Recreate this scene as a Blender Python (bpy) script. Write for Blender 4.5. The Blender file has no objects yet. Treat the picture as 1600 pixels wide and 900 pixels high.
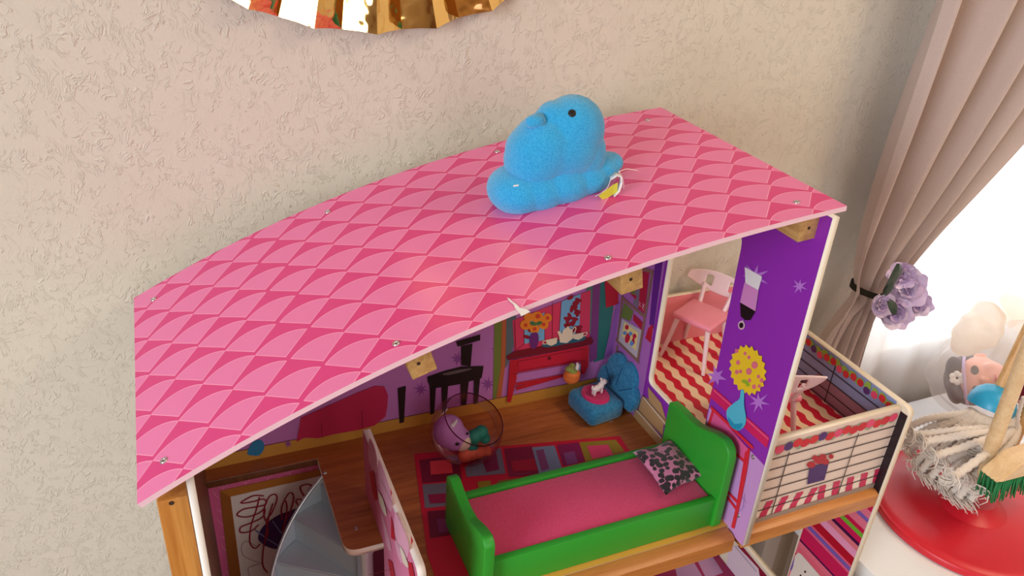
import bpy, bmesh, math, random
import numpy as np
from mathutils import Vector, Matrix
random.seed(7)
S = bpy.context.scene
COL = S.collection

# ------------------------------------------------------------------ camera, world, lights
CR = np.array([[0.920642, -0.385994, 0.058537], [-0.13909, -0.464389, -0.874641], [0.36479, 0.79709, -0.481224]])
CC = np.array([0.0489675, -0.91037126, 0.76259572]); CF = 1245.372382958319
cam = bpy.data.cameras.new('camera'); co = bpy.data.objects.new('camera', cam); COL.objects.link(co)
cam.sensor_width = 36; cam.lens = CF / 1600 * 36; cam.clip_start = 0.02
m = Matrix.Identity(4)
for i in range(3):
    m[i][0] = CR[0][i]; m[i][1] = -CR[1][i]; m[i][2] = -CR[2][i]; m[i][3] = CC[i]
co.matrix_world = m
S.camera = co
S.view_settings.view_transform = 'Standard'; S.view_settings.look = 'None'
S.view_settings.exposure = 0.0; S.view_settings.gamma = 1.0
W = bpy.data.worlds.new('sky'); S.world = W; W.use_nodes = True
W.node_tree.nodes['Background'].inputs[0].default_value = (0.93, 0.96, 1.0, 1)
W.node_tree.nodes['Background'].inputs[1].default_value = 6.0


def area(name, loc, target, sx, sy, power, col):
    l = bpy.data.lights.new(name, 'AREA'); l.shape = 'RECTANGLE'; l.size = sx; l.size_y = sy
    l.energy = power; l.color = col
    o = bpy.data.objects.new(name, l); COL.objects.link(o); o.location = loc
    o.rotation_euler = (Vector(target) - Vector(loc)).to_track_quat('-Z', 'Y').to_euler()
    return o


# daylight through the side window, an added front fill, and the ceiling lamp
area('daylight_side_window', (-2.30, -1.55, 0.80), (0.3, -0.5, 0.35), 1.6, 1.4, 98, (0.82, 0.92, 1.0))
area('front_fill', (0.55, -3.10, 0.75), (0.5, -0.2, 0.2), 1.5, 1.3, 15, (1.0, 0.97, 0.93))
area('ceiling_lamp', (1.58, -1.0, 1.62), (1.5, -0.8, 0), 0.55, 0.55, 14, (1.0, 0.78, 0.52))

# ------------------------------------------------------------------ geometry helpers


def s2l(c):
    c = c / 255.0
    return c / 12.92 if c <= 0.04045 else ((c + 0.055) / 1.055) ** 2.4


def V(px, py, ax, val):
    """3-D point where the view ray of a photo pixel meets the plane ax = val"""
    d = CR.T @ np.array([(px - 800) / CF, (py - 450) / CF, 1.0]); i = 'xyz'.index(ax)
    return Vector(CC + (val - CC[i]) / d[i] * d)


def link(name, me, mat, parent=None, local=False, smooth=None):
    if isinstance(me, bmesh.types.BMesh):
        bm = me; me = bpy.data.meshes.new(name); bm.to_mesh(me); bm.free()
    me.name = name
    o = bpy.data.objects.new(name, me); COL.objects.link(o)
    if mat is not None:
        for mt in (mat if isinstance(mat, (list, tuple)) else [mat]): me.materials.append(mt)
    if parent is not None:
        r = parent
        while r.parent: r = r.parent
        o.parent = parent
        if not local: me.transform(Matrix.Translation(-Vector(r['base'])))
    if smooth is not None:
        for p in me.polygons: p.use_smooth = True
        me.set_sharp_from_angle(angle=math.radians(smooth))
    return o


def tag(o, label, cat, group=None):
    o['label'] = label; o['category'] = cat
    if group: o['group'] = group
    return o


def thing(name, label, cat, loc=(0, 0, 0), rz=0, group=None):
    o = bpy.data.objects.new(name, None); COL.objects.link(o); o.empty_display_size = 0.02
    o.location = loc; o.rotation_euler = (0, 0, rz); o['base'] = tuple(loc)
    return tag(o, label, cat, group)


def dup(root, loc, rz, label):
    r = root.copy(); COL.objects.link(r); r.location = loc; r.rotation_euler = (0, 0, rz); r['label'] = label
    for ch in list(root.children):
        c = ch.copy(); COL.objects.link(c); c.parent = r
        for g in ch.children:
            d = g.copy(); COL.objects.link(d); d.parent = c
    return r


def add_box(bm, a, b, bevel=0.0, seg=2, mat=None):
    a, b = Vector(a), Vector(b); n = len(bm.verts)
    g = bmesh.ops.create_cube(bm, size=1.0, matrix=Matrix.Translation((a + b) / 2) @ Matrix.Diagonal((*(b - a), 1)))
    if bevel:
        ed = {e for v in g['verts'] for e in v.link_edges}
        bmesh.ops.bevel(bm, geom=list(ed), offset=bevel, segments=seg, affect='EDGES', profile=0.5)
    return bm


def box(name, a, b, mat, parent=None, bevel=0.0015, seg=2, local=False):
    bm = bmesh.new(); add_box(bm, a, b, bevel, seg)
    return link(name, bm, mat, parent, local, smooth=35)


def add_tube(bm, pts, rad, sides=8, cap=True):
    pts = [Vector(p) for p in pts]; n = len(pts)
    if not hasattr(rad, '__len__'): rad = [rad] * n
    rings = []; up = None
    for i, p in enumerate(pts):
        t = (pts[min(i + 1, n - 1)] - pts[max(i - 1, 0)]).normalized()
        if up is None:
            up = Vector((0, 0, 1)) if abs(t.z) < .9 else Vector((1, 0, 0))
        x = t.cross(up)
        if x.length < 1e-6: x = t.orthogonal()
        x.normalize(); y = x.cross(t).normalized(); up = y
        rings.append([bm.verts.new(p + rad[i] * (math.cos(a) * x + math.sin(a) * y)) for a in [2 * math.pi * k / sides for k in range(sides)]])
    for a, b in zip(rings, rings[1:]):
        for k in range(sides):
            bm.faces.new((a[k], a[(k + 1) % sides], b[(k + 1) % sides], b[k]))
    if cap:
        bm.faces.new(rings[0][::-1]); bm.faces.new(rings[-1])
    return bm


def add_lathe(bm, prof, seg=32, M=Matrix.Identity(4)):
    rings = []
    for r, z in prof:
        if r < 1e-6: rings.append([bm.verts.new(M @ Vector((0, 0, z)))])
        else: rings.append([bm.verts.new(M @ Vector((r * math.cos(a), r * math.sin(a), z))) for a in [2 * math.pi * k / seg for k in range(seg)]])
    for a, b in zip(rings, rings[1:]):
        for k in range(seg):
            k2 = (k + 1) % seg
            if len(a) == 1 and len(b) == 1: continue
            if len(a) == 1: bm.faces.new((a[0], b[k2], b[k]))
            elif len(b) == 1: bm.faces.new((a[k], a[k2], b[0]))
            else: bm.faces.new((a[k], a[k2], b[k2], b[k]))
    bmesh.ops.recalc_face_normals(bm, faces=bm.faces)
    return bm


def spline(pts, n=8, closed=False):
    P = [Vector(p) for p in pts]; N = len(P); out = []
    rng = range(N) if closed else range(N - 1)
    for i in rng:
        if closed: p0, p1, p2, p3 = P[(i - 1) % N], P[i], P[(i + 1) % N], P[(i + 2) % N]
        else: p0, p1, p2, p3 = P[max(i - 1, 0)], P[i], P[i + 1], P[min(i + 2, N - 1)]
        for k in range(n):
            t = k / n
            out.append(0.5 * ((2 * p1) + (-p0 + p2) * t + (2 * p0 - 5 * p1 + 4 * p2 - p3) * t * t + (-p0 + 3 * p1 - 3 * p2 + p3) * t ** 3))
    if not closed: out.append(P[-1])
    return out


def rnd(pts, r, n=5):
    """round the corners of a 2-D polygon; r is one radius or one per corner"""
    N = len(pts); out = []
    if not hasattr(r, '__len__'): r = [r] * N
    for i in range(N):
        p = Vector(pts[i]); a = Vector(pts[i - 1]) - p; b = Vector(pts[(i + 1) % N]) - p
        q = min(r[i], a.length * .49, b.length * .49)
        if q <= 0: out.append(p); continue
        A = p + a.normalized() * q; B = p + b.normalized() * q
        for k in range(n + 1):
            t = k / n; out.append((1 - t) ** 2 * A + 2 * t * (1 - t) * p + t * t * B)
    return out


def uvw(ax, u, v, w):
    return Vector((w, u, v)) if ax == 'x' else Vector((u, w, v)) if ax == 'y' else Vector((u, v, w))


def plate(name, outer, holes, ax, w0, w1, mats, parent=None, bevel=0.0, local=False):
    """flat board with holes; mats = (low face, high face, edge)"""
    cu = bpy.data.curves.new(name, 'CURVE'); cu.dimensions = '2D'; cu.fill_mode = 'BOTH'
    cu.extrude = abs(w1 - w0) / 2 - bevel; cu.bevel_depth = bevel; cu.bevel_resolution = 2; cu.offset = -bevel
    for poly in [outer] + list(holes):
        sp = cu.splines.new('POLY'); sp.points.add(len(poly) - 1); sp.use_cyclic_u = True
        for q, p in zip(sp.points, poly): q.co = (p[0], p[1], 0, 1)
    t = bpy.data.objects.new(name, cu); me = bpy.data.meshes.new_from_object(t)
    bpy.data.objects.remove(t); bpy.data.curves.remove(cu); me.materials.clear()
    mid = (w0 + w1) / 2; i = 'xyz'.index(ax)
    for v in me.vertices: v.co = uvw(ax, v.co.x, v.co.y, v.co.z + mid)
    bm = bmesh.new(); bm.from_mesh(me); bmesh.ops.remove_doubles(bm, verts=bm.verts, dist=1e-6)
    bmesh.ops.recalc_face_normals(bm, faces=bm.faces)
    for f in bm.faces:
        n = f.normal[i]; f.material_index = 0 if n < -.7 else 1 if n > .7 else 2
    bm.to_mesh(me); bm.free()
    if not isinstance(mats, (list, tuple)): mats = [mats] * 3
    return link(name, me, list(mats), parent, local, smooth=40 if bevel else None)


def sm(pts, n=6):
    return [tuple(p) for p in spline([(x, y, 0) for x, y in pts], n, True)]


class Plane:
    """a printed face: axis, coordinate and the side the print looks to"""
    def __init__(s, ax, val, sgn, parent): s.ax, s.val, s.sgn, s.parent = ax, val, sgn, parent

    def w(s, layer):
        s.n = (getattr(s, 'n', 0) + 1) % 11                    # prints of one layer never share a plane
        return s.val + s.sgn * 0.00035 * (layer + .075 * s.n)

    def uv(s, px, py):
        p = V(px, py, s.ax, s.val); return (p.y, p.z) if s.ax == 'x' else (p.x, p.z) if s.ax == 'y' else (p.x, p.y)

    def poly(s, name, mat, px, layer=1, smooth=0, uvs=False):
        P = [p if uvs else s.uv(*p) for p in px]
        if smooth: P = [(p.x, p.y) for p in spline([(a, b, 0) for a, b in P], smooth, True)]
        me = bpy.data.meshes.new(name)
        w_ = s.w(layer); vs = [uvw(s.ax, u, v, w_) for u, v in P]
        me.from_pydata(vs, [], [list(range(len(vs)))]); me.update()
        return s.fix(name, me, mat)

    def polys(s, name, mat, lists, layer=1, smooth=0, uvs=False):
        for q in lists: s.poly(name, mat, q, layer, smooth, uvs)

    def strokes(s, name, mat, lists, width, layer=1, smooth=6, uvs=False, stuff=False):
        if stuff: s.ribbons(name, mat, lists, width, layer, smooth, uvs)['kind'] = 'stuff'
        else:
            for q in lists: s.ribbons(name, mat, [q], width, layer, smooth, uvs)

    def ribbons(s, name, mat, lists, width, layer=1, smooth=6, uvs=False):
        vs, fs = [], []; w_ = s.w(layer)
        for px in lists:
            P = [Vector((*(p if uvs else s.uv(*p)), 0)) for p in px]
            if smooth and len(P) > 2: P = spline(P, smooth)
            base = len(vs)
            for i, p in enumerate(P):
                t = (P[min(i + 1, len(P) - 1)] - P[max(i - 1, 0)]).normalized(); n = Vector((-t.y, t.x, 0)) * width / 2
                for q in (p + n, p - n): vs.append(uvw(s.ax, q.x, q.y, w_))
            for i in range(len(P) - 1): fs.append([base + 2 * i, base + 2 * i + 1, base + 2 * i + 3, base + 2 * i + 2])
        me = bpy.data.meshes.new(name); me.from_pydata(vs, [], fs); me.update()
        return s.fix(name, me, mat)

    def fix(s, name, me, mat):
        i = 'xyz'.index(s.ax); bm = bmesh.new(); bm.from_mesh(me); bm.normal_update()
        for f in bm.faces:
            if f.normal[i] * s.sgn < 0: f.normal_flip()
        bm.to_mesh(me); bm.free()
        return link(name, me, mat, s.parent)


def star(cx, cy, r, k=8, inner=.32, rot=0.2, sy=1.0):
    return [(cx + r * (1 if i % 2 == 0 else inner) * (.8 if i % 4 == 2 else 1) * math.cos(rot + math.pi * i / k),
             cy + sy * r * (1 if i % 2 == 0 else inner) * (.8 if i % 4 == 2 else 1) * math.sin(rot + math.pi * i / k)) for i in range(2 * k)]


def ell(cx, cy, rx, ry, n=20, rot=0):
    c, s_ = math.cos(rot), math.sin(rot)
    return [(cx + rx * math.cos(a) * c - ry * math.sin(a) * s_, cy + rx * math.cos(a) * s_ + ry * math.sin(a) * c) for a in [2 * math.pi * i / n for i in range(n)]]


def blob(name, ells, voxel, mat, parent=None, smooth_it=8, local=False, noise=0.0):
    """ellipsoids (centre, radii, optional rotation euler) fused to one continuous skin"""
    bm = bmesh.new()
    for e in ells:
        c, r = e[0], e[1]; rot = Matrix.Identity(4)
        if len(e) > 2:
            from mathutils import Euler
            rot = Euler(e[2]).to_matrix().to_4x4()
        if not hasattr(r, '__len__'): r = (r, r, r)
        bmesh.ops.create_icosphere(bm, subdivisions=4, radius=1.0, matrix=Matrix.Translation(Vector(c)) @ rot @ Matrix.Diagonal((*r, 1)))
    me = bpy.data.meshes.new(name); bm.to_mesh(me); bm.free()
    t = bpy.data.objects.new(name + '_tmp', me); COL.objects.link(t)
    a = t.modifiers.new('r', 'REMESH'); a.mode = 'VOXEL'; a.voxel_size = voxel
    b = t.modifiers.new('s', 'SMOOTH'); b.iterations = smooth_it; b.factor = .5
    dg = bpy.context.evaluated_depsgraph_get(); out = bpy.data.meshes.new_from_object(t.evaluated_get(dg))
    bpy.data.objects.remove(t); bpy.data.meshes.remove(me)
    if noise:
        for v in out.vertices: v.co += v.normal * random.uniform(-noise, noise)
    return link(name, out, mat, parent, local, smooth=180)


# ------------------------------------------------------------------ materials
class E:
    """tiny arithmetic on shader sockets"""
    nt = None

    def __init__(s, v): s.v = v

    @staticmethod
    def op(o, *a):
        n = E.nt.nodes.new('ShaderNodeMath'); n.operation = o
        for i, x in enumerate(a):
            x = x.v if isinstance(x, E) else x
            if isinstance(x, (int, float)): n.inputs[i].default_value = x
            else: E.nt.links.new(x, n.inputs[i])
        return E(n.outputs[0])

    def __add__(a, b): return E.op('ADD', a, b)
    def __radd__(a, b): return E.op('ADD', b, a)
    def __sub__(a, b): return E.op('SUBTRACT', a, b)
    def __rsub__(a, b): return E.op('SUBTRACT', b, a)
    def __mul__(a, b): return E.op('MULTIPLY', a, b)
    def __rmul__(a, b): return E.op('MULTIPLY', b, a)
    def __truediv__(a, b): return E.op('DIVIDE', a, b)
    def __lt__(a, b): return E.op('LESS_THAN', a, b)
    def __gt__(a, b): return E.op('GREATER_THAN', a, b)
    def abs(a): return E.op('ABSOLUTE', a)
    def floor(a): return E.op('FLOOR', a)
    def sqrt(a): return E.op('SQRT', a)
    def sin(a): return E.op('SINE', a)
    def mod(a, b): return E.op('FLOORED_MODULO', a, b)
    def min(a, b): return E.op('MINIMUM', a, b)
    def max(a, b): return E.op('MAXIMUM', a, b)
    def step(a, e0, e1):
        n = E.nt.nodes.new('ShaderNodeMapRange'); n.interpolation_type = 'SMOOTHSTEP'
        E.nt.links.new(a.v, n.inputs[0]); n.inputs[1].default_value = e0; n.inputs[2].default_value = e1
        return E(n.outputs[0])


def rgb(c): return (s2l(c[0]), s2l(c[1]), s2l(c[2]), 1)


_mc = {}


def mat(c, rough=0.5, name=None, sheen=0.0, metal=0.0, spec=0.5, coat=0.0):
    key = (tuple(c), rough, sheen, metal, spec, coat)
    if key in _mc: return _mc[key]
    M = bpy.data.materials.new(name or 'paint'); M.use_nodes = True; b = M.node_tree.nodes['Principled BSDF']
    b.inputs['Base Color'].default_value = rgb(c); b.inputs['Roughness'].default_value = rough
    b.inputs['Metallic'].default_value = metal; b.inputs['Sheen Weight'].default_value = sheen
    b.inputs['Specular IOR Level'].default_value = spec; b.inputs['Coat Weight'].default_value = coat
    _mc[key] = M; return M


def nodes(name):
    M = bpy.data.materials.new(name); M.use_nodes = True; nt = M.node_tree; E.nt = nt
    return M, nt, nt.nodes['Principled BSDF']


def mixc(nt, fac, a, b):
    n = nt.nodes.new('ShaderNodeMix'); n.data_type = 'RGBA'
    if isinstance(fac, E): nt.links.new(fac.v, n.inputs[0])
    elif isinstance(fac, float): n.inputs[0].default_value = fac
    else: nt.links.new(fac, n.inputs[0])
    for i, x in ((6, a), (7, b)):
        if isinstance(x, tuple): n.inputs[i].default_value = rgb(x)
        else: nt.links.new(x, n.inputs[i])
    return n.outputs[2]


def coords(nt, kind='Object'):
    t = nt.nodes.new('ShaderNodeTexCoord'); return t.outputs[kind]


def noise(nt, vec, scale, detail=3, rough=.5, dist=0.0, stretch=None):
    if stretch:
        mp = nt.nodes.new('ShaderNodeMapping'); mp.inputs['Scale'].default_value = stretch
        nt.links.new(vec, mp.inputs['Vector']); vec = mp.outputs[0]
    n = nt.nodes.new('ShaderNodeTexNoise'); n.inputs['Scale'].default_value = scale; n.inputs['Detail'].default_value = detail
    n.inputs['Roughness'].default_value = rough; n.inputs['Distortion'].default_value = dist
    nt.links.new(vec, n.inputs['Vector']); return n.outputs['Fac']


def bump(nt, b, h, strength, dist):
    n = nt.nodes.new('ShaderNodeBump'); n.inputs['Strength'].default_value = strength; n.inputs['Distance'].default_value = dist
    nt.links.new(h.v if isinstance(h, E) else h, n.inputs['Height']); nt.links.new(n.outputs[0], b.inputs['Normal'])


def wood(name, c1, c2, stretch, scale=6, rough=.4, planks=None):
    M, nt, b = nodes(name); o = coords(nt)
    n1 = E(noise(nt, o, scale, 4, .55, .6, stretch)); n2 = E(noise(nt, o, scale * 5, 3, .6, .2, stretch))
    f = ((n1 * .7 + n2 * .4) - .05).step(.25, .78)
    c = mixc(nt, f, c1, c2)
    nt.links.new(c, b.inputs['Base Color']); b.inputs['Roughness'].default_value = rough
    return M


def fabric(name, c1, c2, scale=300, rough=.9, bstr=.4, bdist=.001, sheen=.3):
    M, nt, b = nodes(name); o = coords(nt); n = noise(nt, o, scale, 3, .6)
    f = E(n).step(.3, .7)
    nt.links.new(mixc(nt, f, c1, c2), b.inputs['Base Color']); b.inputs['Roughness'].default_value = rough
    b.inputs['Sheen Weight'].default_value = sheen; b.inputs['Specular IOR Level'].default_value = .15
    bump(nt, b, n, bstr, bdist); return M


def wall_material():
    M, nt, b = nodes('textured_plaster'); o = coords(nt)
    w = nt.nodes.new('ShaderNodeTexNoise'); w.inputs['Scale'].default_value = 26; w.inputs['Detail'].default_value = 2
    nt.links.new(o, w.inputs['Vector'])
    vm = nt.nodes.new('ShaderNodeVectorMath'); vm.operation = 'MULTIPLY_ADD'
    nt.links.new(w.outputs['Color'], vm.inputs[0]); vm.inputs[1].default_value = (.05, .05, .05); nt.links.new(o, vm.inputs[2])
    st_ = (1.35, 1, .72)
    n1 = E(noise(nt, vm.outputs[0], 48, 3, .55, .5, st_)); n2 = E(noise(nt, vm.outputs[0], 86, 2, .5, .8, (1.5, 1, .6)))
    n3 = E(noise(nt, o, 13, 2)); n4 = E(noise(nt, o, 62, 2)); n5 = E(noise(nt, o, 50, 1, .5, 0, (1, 1.3, 1.1)))
    r1 = (1.0 - (n1 - .5).abs().step(0.0, .032)) * n4.step(.47, .56)
    r2 = (1.0 - (n2 - .52).abs().step(0.0, .045)) * n5.step(.46, .56)
    msk = n3.step(.36, .60)
    fine = E(noise(nt, o, 240, 3))
    h = r1.max(r2 * (.25 + msk * .75)) + fine * .16 + n2 * .25
    bump(nt, b, h, .45, .0028)
    nt.links.new(mixc(nt, n3, (208, 198, 182), (213, 205, 190)), b.inputs['Base Color'])
    b.inputs['Roughness'].default_value = .75
    return M


def roof_material():
    M, nt, b = nodes('fan_print'); uv = coords(nt, 'UV')
    sp = nt.nodes.new('ShaderNodeSeparateXYZ'); nt.links.new(uv, sp.inputs[0]); u = E(sp.outputs[0]); v = E(sp.outputs[1])
    # u, v arrive in metres along the slope and in depth (offset to stay positive)
    P, Q = 0.0262, 0.0650
    inside = None; edge = None
    GAP, SEAM = .0037, 20.5                       # the sheet has a joint after column 20
    i0 = (u / P).floor()
    for k in (-1, 0, 1):
        i = i0 + k
        du = (u - i * P - (i > SEAM) * GAP).abs()
        off = i.mod(2.0) * (Q / 2)
        w = (v - off).mod(Q)
        leg = (w - du * 1.01) * .707; rho = (du * du + w * w).sqrt(); arc = .0374 - rho
        d = leg.min(arc)
        edge = d if edge is None else edge.max(d)
    f = edge.step(-.0002, .0002); line = f * (1.0 - edge.step(.0006, .0010))
    c = mixc(nt, f, (220, 60, 130), (234, 122, 174)); c = mixc(nt, line * .75, c, (252, 176, 205))
    nt.links.new(c, b.inputs['Base Color']); b.inputs['Roughness'].default_value = .34
    b.inputs['Specular IOR Level'].default_value = .45
    return M


def wave_floor_material():
    M, nt, b = nodes('wavy_stripe_print'); o = coords(nt)
    sp = nt.nodes.new('ShaderNodeSeparateXYZ'); nt.links.new(o, sp.inputs[0]); x = E(sp.outputs[0]); y = E(sp.outputs[1])
    ph = (x + (y * (2 * math.pi / .026)).sin() * .0021) / .0262
    f = ((ph - ph.floor()) - .5).abs().step(.235, .255)
    nt.links.new(mixc(nt, f, (205, 25, 55), (242, 214, 178)), b.inputs['Base Color']); b.inputs['Roughness'].default_value = .4
    return M


def chips(name, base, spot, scale, lo, hi, rough=.9):
    M, nt, b = nodes(name); o = coords(nt); wn = noise(nt, o, scale, 2, .5, 0)
    vo = nt.nodes.new('ShaderNodeTexVoronoi'); vo.inputs['Scale'].default_value = scale; vo.inputs['Randomness'].default_value = .9
    nt.links.new(o, vo.inputs['Vector'])
    d = E(vo.outputs['Distance']) + (E(wn) - .5) * .35
    ring = (d - (lo + hi) / 2).abs().step((hi - lo) / 2 * .8, (hi - lo) / 2)
    f = 1.0 - d.step(hi - .03, hi)
    nt.links.new(mixc(nt, f, base, spot), b.inputs['Base Color']); b.inputs['Roughness'].default_value = rough
    b.inputs['Sheen Weight'].default_value = .4
    bump(nt, b, noise(nt, o, 900, 2), .5, .001); return M


def film(name, col, alpha, rough=.6, translucent=.5):
    """thin translucent sheet: part clear, part scattering"""
    M, nt, b = nodes(name); nt.nodes.remove(b); out = nt.nodes['Material Output']
    tr = nt.nodes.new('ShaderNodeBsdfTransparent'); tl = nt.nodes.new('ShaderNodeBsdfTranslucent'); di = nt.nodes.new('ShaderNodeBsdfDiffuse')
    tl.inputs[0].default_value = rgb(col); di.inputs[0].default_value = rgb(col)
    a = nt.nodes.new('ShaderNodeMixShader'); a.inputs[0].default_value = translucent
    nt.links.new(di.outputs[0], a.inputs[1]); nt.links.new(tl.outputs[0], a.inputs[2])
    c = nt.nodes.new('ShaderNodeMixShader'); c.inputs[0].default_value = alpha
    nt.links.new(tr.outputs[0], c.inputs[1]); nt.links.new(a.outputs[0], c.inputs[2]); nt.links.new(c.outputs[0], out.inputs[0])
    return M


def clear_plastic(name, tint):
    M, nt, b = nodes(name); nt.nodes.remove(b); out = nt.nodes['Material Output']
    tr = nt.nodes.new('ShaderNodeBsdfTransparent'); tr.inputs[0].default_value = rgb(tint)
    gl = nt.nodes.new('ShaderNodeBsdfGlossy'); gl.inputs['Roughness'].default_value = .08
    lw = nt.nodes.new('ShaderNodeLayerWeight'); lw.inputs[0].default_value = .25
    mx = nt.nodes.new('ShaderNodeMixShader'); sc = nt.nodes.new('ShaderNodeMath'); sc.operation = 'MULTIPLY'; sc.inputs[1].default_value = .35
    nt.links.new(lw.outputs['Fresnel'], sc.inputs[0]); nt.links.new(sc.outputs[0], mx.inputs[0])
    nt.links.new(tr.outputs[0], mx.inputs[1]); nt.links.new(gl.outputs[0], mx.inputs[2]); nt.links.new(mx.outputs[0], out.inputs[0])
    return M


M_WALL = wall_material()
M_ROOF = roof_material()
M_WAVE = wave_floor_material()
M_BEAM = wood('pale_timber', (178, 132, 76), (216, 176, 114), (14, 1.2, 14), 9)
M_POST = wood('honey_timber', (176, 108, 40), (216, 156, 80), (30, 30, 1.2), 3)
M_RAIL = wood('rail_timber', (176, 106, 48), (204, 138, 72), (1.2, 18, 18), 6)
M_FLOOR = wood('printed_planks', (150, 84, 36), (190, 118, 58), (1.5, 22, 1), 5, .38)
M_BLOCK = wood('light_timber', (214, 178, 132), (236, 208, 166), (2, 22, 22), 4)
M_DOWEL = wood('dowel_timber', (196, 148, 90), (222, 178, 120), (30, 30, 2), 4)
M_CURTAIN = fabric('curtain_linen', (184, 164, 156), (196, 176, 168), 900, .85, .15, .0006, .15)
M_CHICK = fabric('blue_plush', (26, 150, 214), (62, 184, 236), 800, .95, .7, .002, .5)
M_TEAL = fabric('blue_velour', (34, 112, 158), (58, 140, 184), 240, .9, .5, .002, .4)
M_SHEER = film('sheer_voile', (244, 242, 244), .72, translucent=.55)
M_BAG = film('milky_plastic', (235, 228, 224), .28, translucent=.45)
M_BAG2 = film('folded_plastic', (238, 224, 208), .62, translucent=.5)
M_BUBBLE = clear_plastic('tinted_clear_plastic', (246, 228, 240))
WHITE = mat((238, 232, 224), .45); CREAM = mat((236, 222, 198), .5); BLACK = mat((18, 14, 16), .4)

# ------------------------------------------------------------------ the room
FZ, CZ = -0.80, 1.70
SX0, SX1, SZ0, SZ1 = 1.22, 2.35, -0.085, 1.35          # window opening in the back wall


def struct(name, bm, mt, **k):
    o = link(name, bm, mt, **k); o['kind'] = 'structure'; return o


bm = bmesh.new()
for a, b in (((-2.4, .03, FZ), (SX0, .15, CZ)), ((SX1, .03, FZ), (2.7, .15, CZ)), ((SX0, .03, FZ), (SX1, .15, SZ0)), ((SX0, .03, SZ1), (SX1, .15, CZ))):
    add_box(bm, a, b)
struct('wall_back', bm, M_WALL)
MW2 = mat((205, 188, 170), .8)
for nm, a, b, mt in (('wall_left', (-2.5, -3.3, FZ), (-2.4, .15, CZ), MW2), ('wall_right', (2.7, -3.3, FZ), (2.8, .15, CZ), MW2),
                     ('wall_front', (-2.5, -3.4, FZ), (2.8, -3.3, CZ), mat((164, 122, 102), .8)),
                     ('floor', (-2.5, -3.4, FZ - .1), (2.8, .15, FZ), wood('room_floor_planks', (120, 84, 56), (160, 118, 82), (1.5, 14, 1), 3)),
                     ('ceiling', (-2.5, -3.4, CZ), (2.8, .15, CZ + .1), mat((235, 230, 222), .9))):
    bm = bmesh.new(); add_box(bm, a, b); struct(nm, bm, mt)
w1 = bpy.data.objects.new('window_1', None); COL.objects.link(w1); w1['kind'] = 'structure'; w1['base'] = (0, 0, 0)
bm = bmesh.new()
for a, b in (((SX0, .07, SZ0), (SX0 + .04, .12, SZ1)), ((SX1 - .04, .07, SZ0), (SX1, .12, SZ1)), ((SX0 + .04, .07, SZ0), (SX1 - .04, .12, SZ0 + .04)), ((SX0 + .04, .07, SZ1 - .04), (SX1 - .04, .12, SZ1))):
    add_box(bm, a, b, .003)
link('window_frame', bm, WHITE, w1)
glass = clear_plastic('window_glass', (250, 252, 252))
box('window_pane', (SX0 + .04, .093, SZ0 + .04), (SX1 - .04, .097, SZ1 - .04), glass, w1, 0)

# ------------------------------------------------------------------ the dollhouse
D = thing('dollhouse', 'big wooden dollhouse with a curved pink fan-print roof against the beige wall', 'dollhouse', (.3, -.17, FZ))
XR, XB, ZL = .650, .897, -.392
RP = [0.17773438, -0.50142678, 0.51621408, 0.29993304]


def zroof(x): return ((RP[0] * x + RP[1]) * x + RP[2]) * x + RP[3]


def roof_pt(px, py):
    d = CR.T @ np.array([(px - 800) / CF, (py - 450) / CF, 1.0]); lo, hi = .4, 2.0
    g = lambda t: (CC + d * t)[2] - zroof((CC + d * t)[0])
    for _ in range(50):
        mid = (lo + hi) / 2
        if g(mid) > 0: lo = mid
        else: hi = mid
    return Vector(CC + d * lo)


X0, X1 = -.018, .6545
Y0, Y1 = -.371, -.026
# roof board: bent panel with its own thickness, print unrolled along the slope
N = 48; xs = [X0 + (X1 - X0) * i / N for i in range(N + 1)]
arc = [0]
for a, b in zip(xs, xs[1:]): arc.append(arc[-1] + math.hypot(b - a, zroof(b) - zroof(a)))
bm = bmesh.new(); uvl = bm.loops.layers.uv.new('UVMap'); rows = []
for x in xs:
    dz = (zroof(x + 1e-4) - zroof(x - 1e-4)) / 2e-4; nrm = Vector((-dz, 0, 1)).normalized() * .0052
    t = Vector((x, 0, zroof(x))); q = t - nrm
    rows.append([bm.verts.new(p) for p in ((t.x, Y0, t.z), (t.x, Y1, t.z), (q.x, Y1, q.z), (q.x, Y0, q.z))])
SO, YO = .0262 * 20 - .147, .1614 + .065 * 5


for i in range(N):
    a, b = rows[i], rows[i + 1]
    for k in range(4):
        f = bm.faces.new((a[k], b[k], b[(k + 1) % 4], a[(k + 1) % 4])); f.material_index = 0 if k == 0 else 1; f.smooth = True
        if k == 0:
            for l in f.loops:
                j = i if l.vert in a else i + 1
                s_ = arc[j] + .0008
                l[uvl].uv = (s_ + SO + max(0, s_ - .1769) * .0128, l.vert.co.y + YO)
for r in (rows[0], rows[-1]):
    f = bm.faces.new(r); f.material_index = 1
bmesh.ops.recalc_face_normals(bm, faces=bm.faces)
roof = link('roof_board', bm, [M_ROOF, mat((240, 200, 212), .5)], D, smooth=40)
bm = bmesh.new()
tear = [(792, 466), (796, 467), (801, 472), (807, 476), (813, 482), (822, 484), (829, 488), (822, 491.5), (814.5, 495), (811, 488), (805, 483), (803, 477), (797, 472)]
bm.faces.new([bm.verts.new(roof_pt(*p) + Vector((-.0002, 0, .0006))) for p in tear])
bmesh.ops.recalc_face_normals(bm, faces=bm.faces); link('torn_patch', bm, mat((238, 232, 230), .8), roof)
SCREW = mat((188, 176, 178), .3, metal=.8)


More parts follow.
